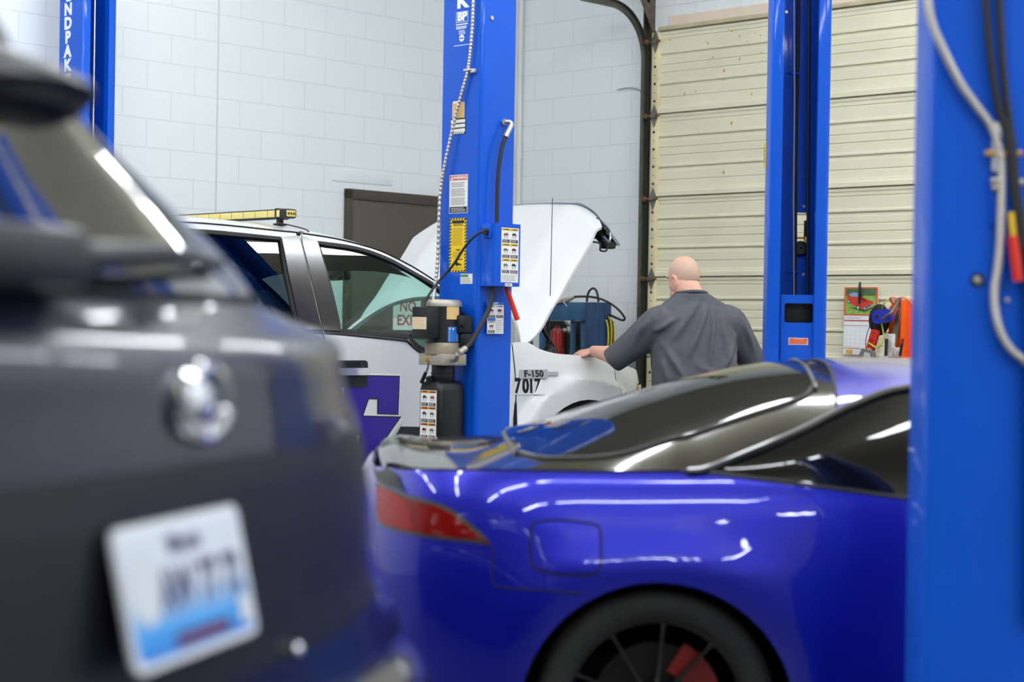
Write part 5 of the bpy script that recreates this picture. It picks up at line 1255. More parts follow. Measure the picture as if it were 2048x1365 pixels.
# ------------------------------------------------------------------ dark SUV in the left foreground, seen from behind
FS = Fr((-0.382, 2.04, 0), math.atan2(0.953, 0.304))
suv = root('suv', 'dark grey SUV at the left front, its tailgate and number plate towards us', 'car', FS)
sp_m = mat('graphite_paint', (24, 27, 44), 0.28, metal=0.25, coat=0.5, cr=0.02)
suv_gl = mat('rear_privacy_glass', (20, 21, 20), 0.03, metal=0.0, spec=1.0, ior=1.8, coat=1.0, cr=0.0)
sy0 = [(0.28, -0.02), (0.45, -0.06), (0.70, -0.07), (0.80, -0.04), (0.86, 0.0), (1.26, 0.018), (1.325, 0.028), (1.365, 0.092), (1.42, 0.125), (1.66, 0.27), (1.72, 0.33)]
sW = [(0.28, 0.93), (0.45, 0.99), (0.79, 1.02), (0.86, 1.01), (0.935, 0.97), (0.982, 0.90), (1.081, 0.878), (1.169, 0.830), (1.213, 0.806), (1.260, 0.762), (1.30, 0.735), (1.332, 0.765), (1.352, 0.735), (1.382, 0.62), (1.442, 0.558), (1.508, 0.448), (1.562, 0.34), (1.603, 0.26), (1.64, 0.22), (1.72, 0.16)]
SCX, SBD, SN, SL = 0.075, 0.36, 3.2, 4.0
def spos(u, z, off=0.0):
    """u: -1..1 round the back (corner to corner), beyond that along the flanks"""
    W = smooth_tab(sW, z)+off; y0 = smooth_tab(sy0, z)-off; a = min(1.0, abs(u))*math.pi/2; sg = 1 if u >= 0 else -1
    x = W*math.sin(a)**(2/SN); y = y0+SBD*(1-max(0.0, math.cos(a))**(2/SN))
    if abs(u) > 1: y += (abs(u)-1)*SL
    # soft recess round the number plate
    x *= sg
    return Vector((SCX+x, y, z))
def SP(px, py, g=(0.3, 1.1)): return FS.inv(px, py, lambda u, z: spos(u, z), g)
def urow(u0, u1, n): return [u0+(u1-u0)*i/n for i in range(n+1)]
def zrow(a, b, n): return [a+(b-a)*i/n for i in range(n+1)]
Uall = urow(-1.9, -1, 8)+urow(-1, 1, 64)[1:]+urow(1, 1.9, 8)[1:]
g = G(); g.grid(lambda z, u: spos(u, z), zrow(0.70, 1.352, 44), Uall); g.build('body_shell', sp_m, suv, flip=(0, -1, 0), ang=60)
g = G(); g.grid(lambda z, u: spos(u, z), zrow(1.352, 1.70, 24), Uall); g.build('greenhouse', sp_m, suv, flip=(0, -1, 0), ang=60)
g = G(); g.grid(lambda z, u: spos(u, z, 0.012), zrow(0.28, 0.715, 16), Uall); g.build('rear_bumper', mat('bumper_plastic', (30, 31, 36), 0.35, coat=0.3), suv, flip=(0, -1, 0), ang=60)
# tailgate skin with open shut line, rear window, roof, spoiler
uT = 0.62
g = G(); g.grid(lambda z, u: spos(u, z, 0.006), zrow(0.735, 1.375, 44), urow(-uT, uT, 44)); tg_ = g.build('tailgate', sp_m, suv, flip=(0, -1, 0), ang=60)
g = G(); g.panel([(-0.66, 1.395), (0.66, 1.395), (0.70, 1.44), (0.66, 1.655), (-0.66, 1.655), (-0.70, 1.44)], [], lambda u, z: spos(u, z, 0.006), 0.06, 0.03); g.build('rear_window', suv_gl, tg_, flip=(0, -1, 0), ang=60)
g = G(); g.tube([spos(u, 1.388, 0.004) for u in urow(-0.7, 0.7, 30)], 0.004, 6); g.build('window_seal', blk_rub, tg_)
n = 12
g = G(); g.grid(lambda t, u: (lambda p, c: p.lerp(Vector((SCX, p.y+0.02, 1.735)), 1-(1-t)**0.5 if False else t)+Vector((0, 0, 0.03*math.sin(math.pi*min(1, t)))))(spos(u, 1.70), 0), urow(0, 1, 8), Uall); g.build('roof', sp_m, suv, flip=(0, 0, 1), ang=60)
g = G(); V_ = urow(-0.74, 0.74, 28)
def sp_ring(u):
    p = spos(u, 1.655, 0.0); q = Vector((p.x*0.98, p.y+0.10, 1.716-0.035*abs(u))); r_ = Vector((p.x, p.y-0.075*(1-(abs(u)/0.76)**2), 1.648-0.035*abs(u)))
    return [q, r_+Vector((0, 0.01, 0.014)), r_, r_+Vector((0, 0.02, -0.018)), p+Vector((0, 0.02, -0.035))]
g.loft([sp_ring(u) for u in V_], caps=True); g.build('roof_spoiler', mat('spoiler_black', (14, 12, 20), 0.5, coat=0.2), suv, ang=50)
# dark grip recess above the plate, plate, emblem, wiper
g = G(); g.panel([(-0.62, 1.150), (0.44, 1.150), (0.46, 1.168), (0.42, 1.192), (-0.6, 1.192)], [], lambda u, z: spos(u, z, 0.010), 0.05, 0.02); g.build('grip_recess', blk, tg_, flip=(0, -1, 0), ang=60)
xa, xb_ = SP(505, 1010)[0], 0.44
g = G(); g.panel([(-0.55, 0.955), (-0.30, 0.92), (0.16, 0.92), (0.36, 0.95), (0.40, 1.145), (-0.58, 1.145)], [], lambda u, z: spos(u, z, 0.007), 0.05, 0.02); g.build('plate_recess', mat('recess_black', (16, 16, 19), 0.4), tg_, flip=(0, -1, 0), ang=60)
pt_ = [FS.y(205, 1050, -0.010), FS.y(465, 1010, -0.010)]
pw, ph = 0.280, 0.145
M_pl = Matrix.Translation((0.003, -0.022, 1.060)) @ Matrix.Rotation(math.radians(90-12), 4, 'X') @ Matrix.Rotation(math.radians(0.5), 4, 'Z')
pm = bpy.data.materials.new('plate_print'); pm.use_nodes = True; nt = pm.node_tree; bs_ = nt.nodes['Principled BSDF']; bs_.inputs['Roughness'].default_value = 0.3
tc = nt.nodes.new('ShaderNodeTexCoord'); sx_ = nt.nodes.new('ShaderNodeSeparateXYZ'); rp = nt.nodes.new('ShaderNodeValToRGB'); mr_ = nt.nodes.new('ShaderNodeMapRange')
nt.links.new(tc.outputs['Object'], sx_.inputs[0]); nt.links.new(sx_.outputs['Z'], mr_.inputs[0]); mr_.inputs[1].default_value = 0.975; mr_.inputs[2].default_value = 1.135
rp.color_ramp.elements[0].color = rgb(6, 112, 206); rp.color_ramp.elements[1].color = rgb(200, 206, 218); rp.color_ramp.elements[0].position = 0.08; rp.color_ramp.elements[1].position = 0.56
e_ = rp.color_ramp.elements.new(0.30); e_.color = rgb(50, 146, 218)
nt.links.new(mr_.outputs[0], rp.inputs[0]); nt.links.new(rp.outputs[0], bs_.inputs['Base Color'])
g = G(); g.prism(rbox2(pw+0.012, ph+0.012, 0.014), -0.006, 0.0, M_pl); pl_ = g.build('number_plate', mat('plate_frame', (214, 218, 224), 0.35), tg_, ang=30)
g = G(); g.prism(rbox2(pw-0.006, ph-0.006, 0.012), 0.0, 0.0012, M_pl); g.build('plate_face', pm, pl_, ang=0)
navy = mat('plate_navy', (40, 44, 96), 0.4); pgrey = mat('plate_grey', (196, 202, 210), 0.4)
d = Decal(M_pl @ Matrix.Translation((0, 0, 0.0012)))
d.txt('Illinois', 0.0, ph*0.34, 0.031, navy, 1, bold=0.02); d.txt('AW 77 72', 0.026, -0.002, 0.066, navy, 1, bold=0.03, sx=0.70)
d.poly([(-0.10+0.034*math.cos(a*math.pi/9), 0.01+0.042*math.sin(a*math.pi/9)) for a in range(18)], pgrey, 0)
d.rect(-0.055, -ph*0.44, 0.075, -ph*0.33, navy, 1); d.lines(-0.05, -ph*0.42, 0.07, -ph*0.35, 1, mat('plate_red', (150, 60, 70), 0.4), 2, 0.4)
d.rect(0.105, -ph*0.42, 0.14, -ph*0.2, pgrey, 1); d.done('plate_lettering', pl_)
ce = spos(SP(385, 806, (0.05, 1.265))[0], 1.262, 0.008)
g = G(); g.tube([ce+Vector((0.058*math.cos(a*math.pi/16), -0.006, 0.040*math.sin(a*math.pi/16))) for a in range(32)], 0.010, 8, closed=True)
g.ell(ce+Vector((0, 0.002, 0)), (0.050, 0.014, 0.033), 24, 14); g.build('emblem', MATS['bright_chrome'], tg_)['label'] = 'chrome oval emblem'
g = G(); w0, w1 = spos(-0.10, 1.425, 0.03), spos(0.20, 1.435, 0.02); g.tube([w0, w0.lerp(w1, 0.5)+Vector((0, -0.03, 0.01)), w1], [0.02, 0.013, 0.008], 8); g.box(w0+Vector((-0.1, 0, 0.0)), (0.3, 0.08, 0.07), bev=0.02); g.build('wiper_arm', blk, tg_)
# tail lamp on the right rear corner
tlz = [(0.555, 1.318), (0.62, 1.325), (0.80, 1.30), (0.98, 1.24), (1.02, 1.165), (1.015, 1.120), (0.84, 1.125), (0.72, 1.16), (0.65, 1.22)]
for s in (1, -1):
    g = G(); g.panel(tlz, [], lambda u, z: (lambda p: Vector((SCX+s*(p.x-SCX), p.y, p.z)))(spos(u, z, 0.010)), 0.04, 0.02); lm_ = g.build('tail_lamp', mat('clear_lamp', (150, 146, 140), 0.10, coat=1.0), suv, flip=(0, -1, 0), ang=60)
    for nm, poly, m_ in (('amber_strip', [(0.66, 1.318), (0.72, 1.312), (0.80, 1.22), (0.90, 1.14), (0.84, 1.14), (0.73, 1.21)], mat('lamp_beige', (206, 192, 140), 0.2, coat=1.0)), ('red_strip', [(0.82, 1.27), (0.90, 1.25), (0.98, 1.19), (1.0, 1.165), (0.90, 1.17)], mat('lamp_pink', (196, 92, 84), 0.2, coat=1.0)), ('white_lens', [(0.90, 1.165), (1.005, 1.16), (1.0, 1.128), (0.90, 1.128)], mat('lamp_white', (226, 216, 206), 0.15, coat=1.0))):
        g = G(); g.panel(poly, [], lambda u, z: (lambda p: Vector((SCX+s*(p.x-SCX), p.y, p.z)))(spos(u, z, 0.016)), 0.03, 0.02); g.build(nm, m_, lm_, flip=(0, -1, 0), ang=60)
q = spos(SP(575, 1300, (0.4, 0.86))[0], SP(575, 1300, (0.4, 0.86))[1], 0.012); G().ell(q, (0.010, 0.008, 0.010), 14, 10).build('bumper_glint', MATS['bright_chrome'], suv)['label'] = 'small chrome ball added as a bright glint'  # chrome ball added on the bumper only to make a bright glint
# underside, wheels
G().box((SCX, 2.4, 0.42), (1.5, 4.3, 0.2)).build('underbody', under, suv)
G().box((SCX, 4.35, 0.82), (1.6, 0.1, 0.75), bev=0.04).build('front_end', sp_m, suv)
def swheel(x, y, s):
    t = G().lathe([(0.22, -0.12), (0.33, -0.12), (0.355, -0.08), (0.355, 0.08), (0.33, 0.12), (0.22, 0.12)], (x, y, 0.355), (1, 0, 0), n=36).build('wheel', tyre_m, suv)
    G().lathe([(0.22, 0.10), (0.20, 0.03), (0.06, 0.06), (0, 0.06)], (x, y, 0.355), (s, 0, 0), n=28).build('rim', MATS['rim_silver'], t)
for y in (0.95, 3.6):
    for s in (1, -1): swheel(SCX+s*0.76, y, s)
# ------------------------------------------------------------------ the mechanic
FM = Fr((1.075, 10.45, 0), math.radians(14))
man = root('person', 'person in a grey t-shirt with back to us, hand on the truck fender', 'person', FM)
def skin_mat():
    M = mat('skin', (226, 172, 150), 0.5, noise=0.10, nscale=14, bump=0.08, bscale=70)
    M.node_tree.nodes['Principled BSDF'].inputs['Subsurface Weight'].default_value = 0.12
    M.node_tree.nodes['Principled BSDF'].inputs['Subsurface Radius'].default_value = (0.02, 0.008, 0.004); return M
skin = skin_mat(); shirt_m = mat('grey_jersey', (88, 89, 95), 0.88, noise=0.10, nscale=30, bump=0.08, bscale=260)
jean = mat('blue_denim', (44, 52, 74), 0.85, noise=0.2, nscale=40); shoe_m = mat('work_boot', (40, 34, 30), 0.7)
def V(*a): return Vector(a)
def rem(g, name, m, par, vox, smooth=3, disp=None, keep=None, ang=0):
    """fuse overlapping volumes into one continuous skin"""
    o = g.build(name, m, par, weld=False, ang=0)
    md = o.modifiers.new('r', 'REMESH'); md.mode = 'VOXEL'; md.voxel_size = vox; md.use_smooth_shade = True
    if smooth: s_ = o.modifiers.new('s', 'SMOOTH'); s_.iterations = smooth; s_.factor = 0.5
    dg = bpy.context.evaluated_depsgraph_get(); me = bpy.data.meshes.new_from_object(o.evaluated_get(dg))
    o.modifiers.clear(); old = o.data; o.data = me; bpy.data.meshes.remove(old)
    me.materials.clear(); me.materials.append(m)
    if disp:
        me.update(); co = [v.co+v.normal*disp(v.co, v.normal) for v in me.vertices]
        for v, c in zip(me.vertices, co): v.co = c
    if keep:
        b = bmesh.new(); b.from_mesh(me); bmesh.ops.delete(b, geom=[v for v in b.verts if not keep(v.co)], context='VERTS'); b.to_mesh(me); b.free()
    me.shade_smooth(); return o
def ringe(c, a, b, n=28, tilt=0.0, p=2.3):
    out = []
    for k in range(n):
        t = 2*math.pi*k/n; cx, sx = math.cos(t), math.sin(t)
        out.append(V(c[0]+a*math.copysign(abs(cx)**(2/p), cx), c[1]+b*math.copysign(abs(sx)**(2/p), sx), c[2]+tilt*math.sin(t)))
    return out
def limb(g, pts, rad, n=14):
    sp = cr_spline(pts, 6); m_ = len(sp)-1; k = len(rad)-1
    rr = [lerp_tab([(i/k, r) for i, r in enumerate(rad)], j/m_) for j in range(m_+1)]
    g.tube(sp, rr, n); g.ell(sp[0], (rr[0],)*3, 14, 10); g.ell(sp[-1], (rr[-1],)*3, 14, 10); return g
def onM(px, py, y): return FM.y(px, py, y)
hand_c = onM(1172, 700, 0.47)
shL, shR = V(-0.235, 0.0, 1.385), V(0.195, 0.0, 1.395)
elL = onM(1232, 712, 0.19); wrL = onM(1188, 703, 0.43)
elR = V(0.385, 0.10, 1.17); wrR = V(0.34, 0.36, 1.13)
TC = -0.022
tor = [(0.90, TC, 0.0, .20, .145), (1.0, TC, 0.0, .222, .165), (1.10, TC, 0.0, .228, .17), (1.25, TC, 0.0, .236, .158), (1.35, TC, 0.0, .228, .14), (1.42, TC, 0.0, .215, .125), (1.475, TC, 0.0, .185, .105), (1.51, TC, 0.005, .13, .092), (1.545, TC, 0.012, .085, .082)]
def torso(g, grow=0.0, zmin=0.0):
    rings = [ringe((x, y, z), a+grow, b+grow) for z, x, y, a, b in tor if z >= zmin]; g.loft(rings, caps=True)
# body: one fused surface: head, neck, trunk, arms, hands, legs
HC = onM(1367, 556, 0.03); HY = math.radians(24)
Mh = Matrix.Translation(HC) @ Matrix.Rotation(HY, 4, 'Z') @ Matrix.Rotation(math.radians(-8), 4, 'X')
g = G(); torso(g)
def he(c, r): g.ell(Mh @ V(*c), r, 24, 16, M=Mh.to_3x3())
he((0, -0.008, 0.025), (0.080, 0.098, 0.100)); he((0, 0.012, -0.03), (0.074, 0.088, 0.085)); he((0, 0.040, -0.085), (0.058, 0.062, 0.050))
he((0, 0.103, -0.030), (0.013, 0.020, 0.022)); he((0, 0.094, -0.005), (0.010, 0.014, 0.03)); he((0, 0.090, -0.072), (0.026, 0.014, 0.010))
he((0, 0.086, 0.018), (0.060, 0.016, 0.014)); he((0.033, 0.084, -0.002), (0.014, 0.010, 0.009)); he((-0.033, 0.084, -0.002), (0.014, 0.010, 0.009))
for s in (-1, 1):
    for k in range(9):
        a = math.radians(-70+k*27); he((s*(0.082+0.006*math.sin(a)), -0.012-0.019*math.cos(a)*1.0+0.008, -0.025+0.032*math.sin(a)), (0.008, 0.008, 0.009))
    he((s*0.080, 0.0, -0.025), (0.006, 0.014, 0.024))
nk0 = V(TC-0.01, 0.0, 1.47); limb(g, [nk0, nk0.lerp(HC, 0.5)+V(0, -0.03, 0.0), HC+V(0, -0.02, -0.04)], [0.078, 0.076, 0.072], 18)
limb(g, [shL+V(0.05, 0, -0.01), shL, shL.lerp(elL, 0.5), elL, elL.lerp(wrL, 0.35), wrL], [0.085, 0.082, 0.068, 0.052, 0.050, 0.034])
limb(g, [shR+V(-0.05, 0, -0.01), shR, shR.lerp(elR, 0.5), elR, elR.lerp(wrR, 0.35), wrR], [0.085, 0.082, 0.066, 0.052, 0.048, 0.032])
def hand(g, w, d_, n_, s):
    """palm and five curled digits: d_ points from wrist to knuckles, n_ is the back of the hand, s picks the thumb side"""
    d_ = d_.normalized(); n_ = (n_-d_*n_.dot(d_)).normalized(); t_ = d_.cross(n_)*s
    for k in range(5):
        u = -0.030+0.015*k; limb(g, [w+t_*u*0.55, w+d_*0.045+t_*u*0.85, w+d_*0.086+t_*u], [0.018, 0.017, 0.0125], 10)
    for k, (ln, cu) in enumerate(((0.066, 0.95), (0.074, 0.9), (0.070, 0.95), (0.054, 1.05))):
        b_ = w+d_*0.088+t_*(-0.031+0.0205*k)+n_*0.004; a = 0.25; p = b_; pts = [p]
        for j, f in enumerate((0.44, 0.32, 0.24)):
            p = p+(d_*math.cos(a)-n_*math.sin(a))*ln*f*1.05+t_*(-0.004+0.0025*k); pts.append(p); a += cu*0.62
        limb(g, pts, [0.0105, 0.0098, 0.009, 0.0075], 10)
    limb(g, [w+t_*-0.020+d_*0.02, w+t_*-0.046+d_*0.045-n_*0.008, w+t_*-0.052+d_*0.080-n_*0.016], [0.016, 0.0125, 0.0095], 10)
dh = (hand_c-wrL); hand(g, wrL, V(-0.75, 0.62, -0.12), V(-0.1, -0.25, 1.0), 1)
hand(g, wrR, V(-0.3, 0.95, -0.1), V(0.3, 0.1, 0.95), -1)
for s in (-1, 1): limb(g, [V(TC+s*0.10, 0, 0.92), V(TC+s*0.11, 0.02, 0.52), V(TC+s*0.115, -0.01, 0.10)], [0.105, 0.075, 0.048], 16)
rem(g, 'body', skin, man, 0.0055, 3)
# close-cropped hair: thin shell over the back and sides of the scalp
g = G(); g.ell(Mh @ V(0, -0.008, 0.025), (0.0825, 0.1005, 0.1025), 40, 30, M=Mh.to_3x3()); g.ell(Mh @ V(0, 0.0, -0.02), (0.0785, 0.091, 0.088), 40, 30, M=Mh.to_3x3())
MI = Mh.inverted()
def keep_hair(co):
    q = MI @ co; bald = (q.x/0.062)**2+((q.y-0.02)/0.098)**2 < 1 and q.z > 0.03
    return q.z > -0.030-0.15*max(0, q.y+0.02)+0.10*max(0, q.y)*3 and q.y < 0.062 and not bald
hr = rem(g, 'hair', mat('cropped_hair', (208, 174, 152), 0.75, noise=0.10, nscale=150, bump=0.15, bscale=500), man, 0.005, 2, keep=keep_hair)
g = G()
for s in (-1, 1): g.ell(Mh @ V(s*0.033, 0.092, -0.002), (0.006, 0.004, 0.005), 10, 8)
g.build('eyes', mat('eye_dark', (40, 36, 34), 0.3), man)
# t-shirt with loose sleeves and folds
g = G(); torso(g, 0.020, 0.85)
g.loft([ringe((TC, 0.0, 1.40), .242, .135), ringe((TC, 0.0, 1.465), .228, .118), ringe((TC, 0.0, 1.505), .188, .108), ringe((-0.03, 0.0, 1.534), .142, .102), ringe((-0.045, -0.006, 1.566), .096, .095)], caps=True)
limb(g, [shL+V(0.08, 0, -0.02), shL+V(0.0, 0, 0.0), shL.lerp(elL, 0.55)+V(0.01, 0, -0.005), elL+(elL-shL)*0.06+V(0.0, -0.0, -0.012)], [0.11, 0.104, 0.094, 0.078], 20)
limb(g, [shR+V(-0.08, 0, -0.02), shR, shR.lerp(elR, 0.55), elR+(elR-shR)*0.05], [0.11, 0.104, 0.092, 0.085], 20)
arm_d = (elL-shL).normalized()
def folds(co, n):
    d_ = 0.0
    # diagonal drag lines from the collar and armpits, plus soft noise
    q = co
    def line(p0, p1, w, h):
        a = Vector(p0); b = Vector(p1); a.y = b.y = 0; Q = Vector((q.x, 0, q.z)); ab = b-a; t = max(0, min(1, (Q-a).dot(ab)/ab.length_squared)); r = (Q-(a+ab*t)).length; h = 2.4*h*sstep(0.04, -0.06, q.y); return h*math.exp(-(r/w)**2)*math.sin(math.pi*min(1, max(0.08, t)))
    for p0, p1, w_, h_ in (((0.03, -0.13, 1.53), (-0.12, -0.17, 1.18), .018, .012), ((0.06, -0.12, 1.52), (0.0, -0.18, 1.10), .016, .010), ((-0.02, -0.12, 1.54), (-0.20, -0.14, 1.28), .018, .011),
                           ((0.20, -0.12, 1.32), (0.06, -0.18, 1.06), .020, .012), ((0.22, -0.10, 1.24), (0.10, -0.17, 1.02), .016, .011), ((-0.24, -0.10, 1.26), (-0.12, -0.18, 1.04), .018, .012),
                           ((-0.25, -0.06, 1.20), (-0.20, -0.17, 1.0), .016, .010), ((0.10, -0.13, 1.46), (0.13, -0.17, 1.16), .018, .008), ((-0.16, -0.12, 1.42), (-0.30, -0.08, 1.33), .016, .009),
                           ((-0.30, -0.06, 1.42), (-0.45, 0.08, 1.22), .016, .010), ((-0.34, -0.08, 1.36), (-0.42, 0.06, 1.16), .014, .009), ((0.24, -0.10, 1.42), (0.36, -0.02, 1.20), .016, .009), ((-0.05, -0.19, 1.14), (0.15, -0.18, 1.04), .018, .010), ((-0.20, -0.15, 1.08), (0.0, -0.19, 1.0), .018, .010)):
        d_ += line(p0, p1, w_, h_)
    d_ += 0.0016*math.sin(q.x*31+3*math.sin(q.z*17)+q.z*12)*sstep(1.5, 1.2, q.z)
    return d_-0.003
cutL = elL+(elL-shL).normalized()*0.035
def keep_shirt(co):
    if co.z < 0.905: return False
    if (co-Vector((-0.045, -0.008, 1.572))).length < 0.080: return False
    return True
sh = rem(g, 'shirt', shirt_m, man, 0.008, 6, disp=folds, keep=keep_shirt)
b = bmesh.new(); b.from_mesh(sh.data); bmesh.ops.bisect_plane(b, geom=list(b.verts)+list(b.edges)+list(b.faces), plane_co=cutL, plane_no=arm_d, clear_outer=True); b.to_mesh(sh.data); b.free(); sh.data.shade_smooth()
sh.modifiers.new('cloth', 'SOLIDIFY').thickness = 0.003
g = G(); g.tube([V(-0.045+0.088*math.cos(a*math.pi/16), -0.006+0.090*math.sin(a*math.pi/16), 1.560-0.012*math.sin(a*math.pi/16)) for a in range(32)], 0.0095, 8, closed=True); g.build('collar', shirt_m, man)
# trousers, boots
g = G(); g.loft([ringe((TC, 0, z), a, b) for z, a, b in ((0.78, .20, .16), (0.9, .213, .158), (0.97, .213, .158))], caps=True)
for s in (-1, 1): limb(g, [V(TC+s*0.10, 0, 0.86), V(TC+s*0.11, 0.02, 0.50), V(TC+s*0.115, -0.01, 0.08)], [0.125, 0.095, 0.078], 18)
rem(g, 'jeans', jean, man, 0.012, 4)
for s in (-1, 1):
    g = G(); g.loft([[V(TC+s*0.115+x*w_, 0.03+y*l_, z) for x, y in rbox2(2, 2, 0.6, 5)] for z, w_, l_ in ((0.0, .05, .14), (0.02, .052, .145), (0.06, .047, .13), (0.11, .043, .075))], caps=True); g.build('boot', shoe_m, man, ang=60)
# ------------------------------------------------------------------ blue steel rack in the corner
RYAW = math.atan2(-0.7228595, -0.6909951)
rkp = ROOM.x(1152, 640, 0.55); KB = ROOM.M @ Vector((0.55, rkp.y, 0))
FK = Fr(KB, RYAW+math.pi/2)      # local x along the door wall (to the right), local y away from the room (towards the wall)
rack = root('equipment_rack', 'weathered blue steel rack in the corner, behind the truck fender', 'equipment rack', FK)
rkb = mat('faded_blue_paint', (48, 92, 128), 0.45, noise=0.25, nscale=7); rkd = mat('dark_blue_paint', (24, 62, 104), 0.4, noise=0.2, nscale=9)
def K(px, py, y): return FK.y(px, py, y)
zt = K(1150, 605, 0).z; zb_ = K(1150, 642, 0).z
xl = K(1080, 620, 0).x-0.25; xr = K(1177, 620, 0).x; xr2 = K(1209, 620, 0).x
G().box(((xl+xr)/2, 0, (zt+zb_)/2), (xr-xl, 0.05, zt-zb_), bev=0.004).build('header_beam', rkb, rack)
g = G(); g.box(((xr+xr2)/2+0.0, 0.02, zt/2), (xr2-xr, 0.12, zt), bev=0.006); g.build('corner_post', rkd, rack)
G().box((K(1194, 650, -0.045).x, -0.0415, zt/2), (0.010, 0.004, zt-0.01)).build('post_fold', rkb, rack)
for px, w_ in ((1169, 0.05), (1146, 0.025), (1085, 0.035), (1060, 0.03)): G().box((K(px, 680, 0.03).x, 0.03, zb_/2), (w_, 0.04, zb_), bev=0.003).build('upright', rkb, rack)
G().box(((xl+xr)/2, 0.32, zb_/2+0.02), (xr-xl-0.05, 0.01, zb_-0.04)).build('back_panel', mat('rack_panel_dark', (40, 40, 40), 0.8), rack)  # dark grey sheet across the back of the rack
G().box(((xl+xr2)/2, 0.17, 0.90), (xr2-xl, 0.30, 0.03)).build('shelf', rkb, rack)
zs = 0.915
def on_shelf(px, y): return K(px, 690, y).x
# things on the rack's shelf
fe = Fr(FK.M @ Vector((on_shelf(1114, 0.12), 0.12, zs)), RYAW)
r_ = root('fire_extinguisher', 'red cylinder with cream label on the blue rack', 'fire extinguisher', fe)
ze = (FK.y(1114, 652, 0.12).z-zs)
G().lathe([(0, 0), (0.048, 0), (0.050, 0.012), (0.050, ze-0.07), (0.045, ze-0.035), (0.022, ze-0.02), (0.02, ze), (0, ze)], n=24).build('cylinder', mat('extinguisher_red', (176, 34, 30), 0.3, coat=0.6), r_)
d = Decal(None, lambda v: Vector((0.0506*math.cos(v.x), 0.0506*math.sin(v.x), v.y)))
for k in range(6): d.rect(2.9+k*0.15-1.0, 0.04, 3.05+k*0.15-1.0, ze*0.62, mat('cream_label', (216, 200, 160), 0.5), 0)
d.done('label', r_)
rc = Fr(FK.M @ Vector((on_shelf(1141, 0.12), 0.12, zs)), RYAW)
r_ = root('red_canister', 'dark red canister right of the red cylinder on the blue rack', 'canister', rc)
G().lathe([(0, 0), (0.034, 0), (0.034, 0.20), (0.026, 0.225), (0.015, 0.235), (0, 0.235)], n=20).build('can', mat('can_red', (120, 24, 24), 0.35), r_); G().cyl((0, 0, 0.235), (0, 0, 0.262), 0.014, n=12).build('cap', blk, r_)
bt = Fr(FK.M @ Vector((on_shelf(1157, 0.12), 0.12, zs)), RYAW)
r_ = root('brown_bottle', 'brown bottle standing by the blue rack post', 'bottle', bt)
G().lathe([(0, 0), (0.036, 0), (0.036, 0.17), (0.028, 0.21), (0.014, 0.235), (0.014, 0.27), (0, 0.27)], n=18).build('bottle', mat('bottle_brown', (96, 62, 34), 0.3), r_); G().cyl((0, 0, 0.27), (0, 0, 0.29), 0.016, n=12).build('cap', blk, r_)
cw = Fr(FK.M @ Vector((on_shelf(1131, 0.22), 0.25, zs+0.43)), RYAW)
g = G()
for k in range(14):
    a = random.uniform(0, 6.28); c_ = Vector((random.uniform(-.045, .045), random.uniform(-0.02, 0.02), random.uniform(-.03, .06))); g.ell(c_, (random.uniform(.012, .03), .02, random.uniform(.012, .026)), 8, 6, M=Matrix.Rotation(a, 3, 'Y'))
o = g.build('plastic_bag', mat('bag_white', (228, 230, 230), 0.3), None, ang=50); o.matrix_world = cw.M; tag(o, 'crumpled white plastic bag on the blue rack', 'bag')
# boxes that carry the bag
o = G().box((0, 0, 0.19), (0.10, 0.08, 0.38), bev=0.003).build('carton', mat('dark_carton', (52, 40, 34), 0.7)); o.matrix_world = Fr(FK.M @ Vector((on_shelf(1131, 0.22), 0.25, zs)), RYAW).M; tag(o, 'dark carton under the white plastic bag on the blue rack', 'box')
# hose with a nozzle lying over the rack
hz_ = Fr(FK.M @ Vector((0, 0, 0)), RYAW+math.pi/2)
r_ = root('air_line', 'black hose with a metal blow gun looped over the blue rack', 'hose', hz_)
pts = [K(1148, 594, -0.02), K(1163, 593.5, -0.02), K(1180, 594, -0.02), K(1200, 598, -0.03), K(1220, 607, -0.03), K(1237, 620, -0.02), K(1247, 632, 0.0), K(1249.5, 638, 0.02), K(1245, 641, 0.03), K(1232, 636, 0.05), K(1215, 628, 0.06), K(1205, 624, 0.09)]
G().tube(cr_spline(pts, 8), 0.0085, 8).build('hose', blk_rub, r_)
g = G(); a_, b_ = K(1112, 606, -0.03), K(1135, 601, -0.03); g.tube([a_, b_, K(1149, 594.5, -0.022)], [0.012, 0.016, 0.010], 10); g.box(K(1129, 601, -0.03), (0.07, 0.025, 0.03), rot=Matrix.Rotation(-0.25, 4, 'Y'), bev=0.006); g.build('blow_gun', alu, r_); G().tube([K(1127, 604, -0.05), K(1134, 614, -0.05)], 0.006, 8).build('trigger', MATS['bright_chrome'], r_)
hl = root('cable_loop', 'black cable loop arching above the blue rack post', 'cable', Fr(FK.M @ Vector((xr2-0.05, 0.06, zt)), RYAW+math.pi/2))
L2 = lambda px, py: (hl.matrix_world.inverted() @ (FK.M @ K(px, py, 0.03)))
G().tube(cr_spline([L2(1173.5, 604), L2(1175, 592), L2(1179, 582), L2(1186, 577), L2(1192, 581), L2(1195, 590), L2(1197, 604)], 8), 0.0085, 8).build('cable', blk_rub, hl)
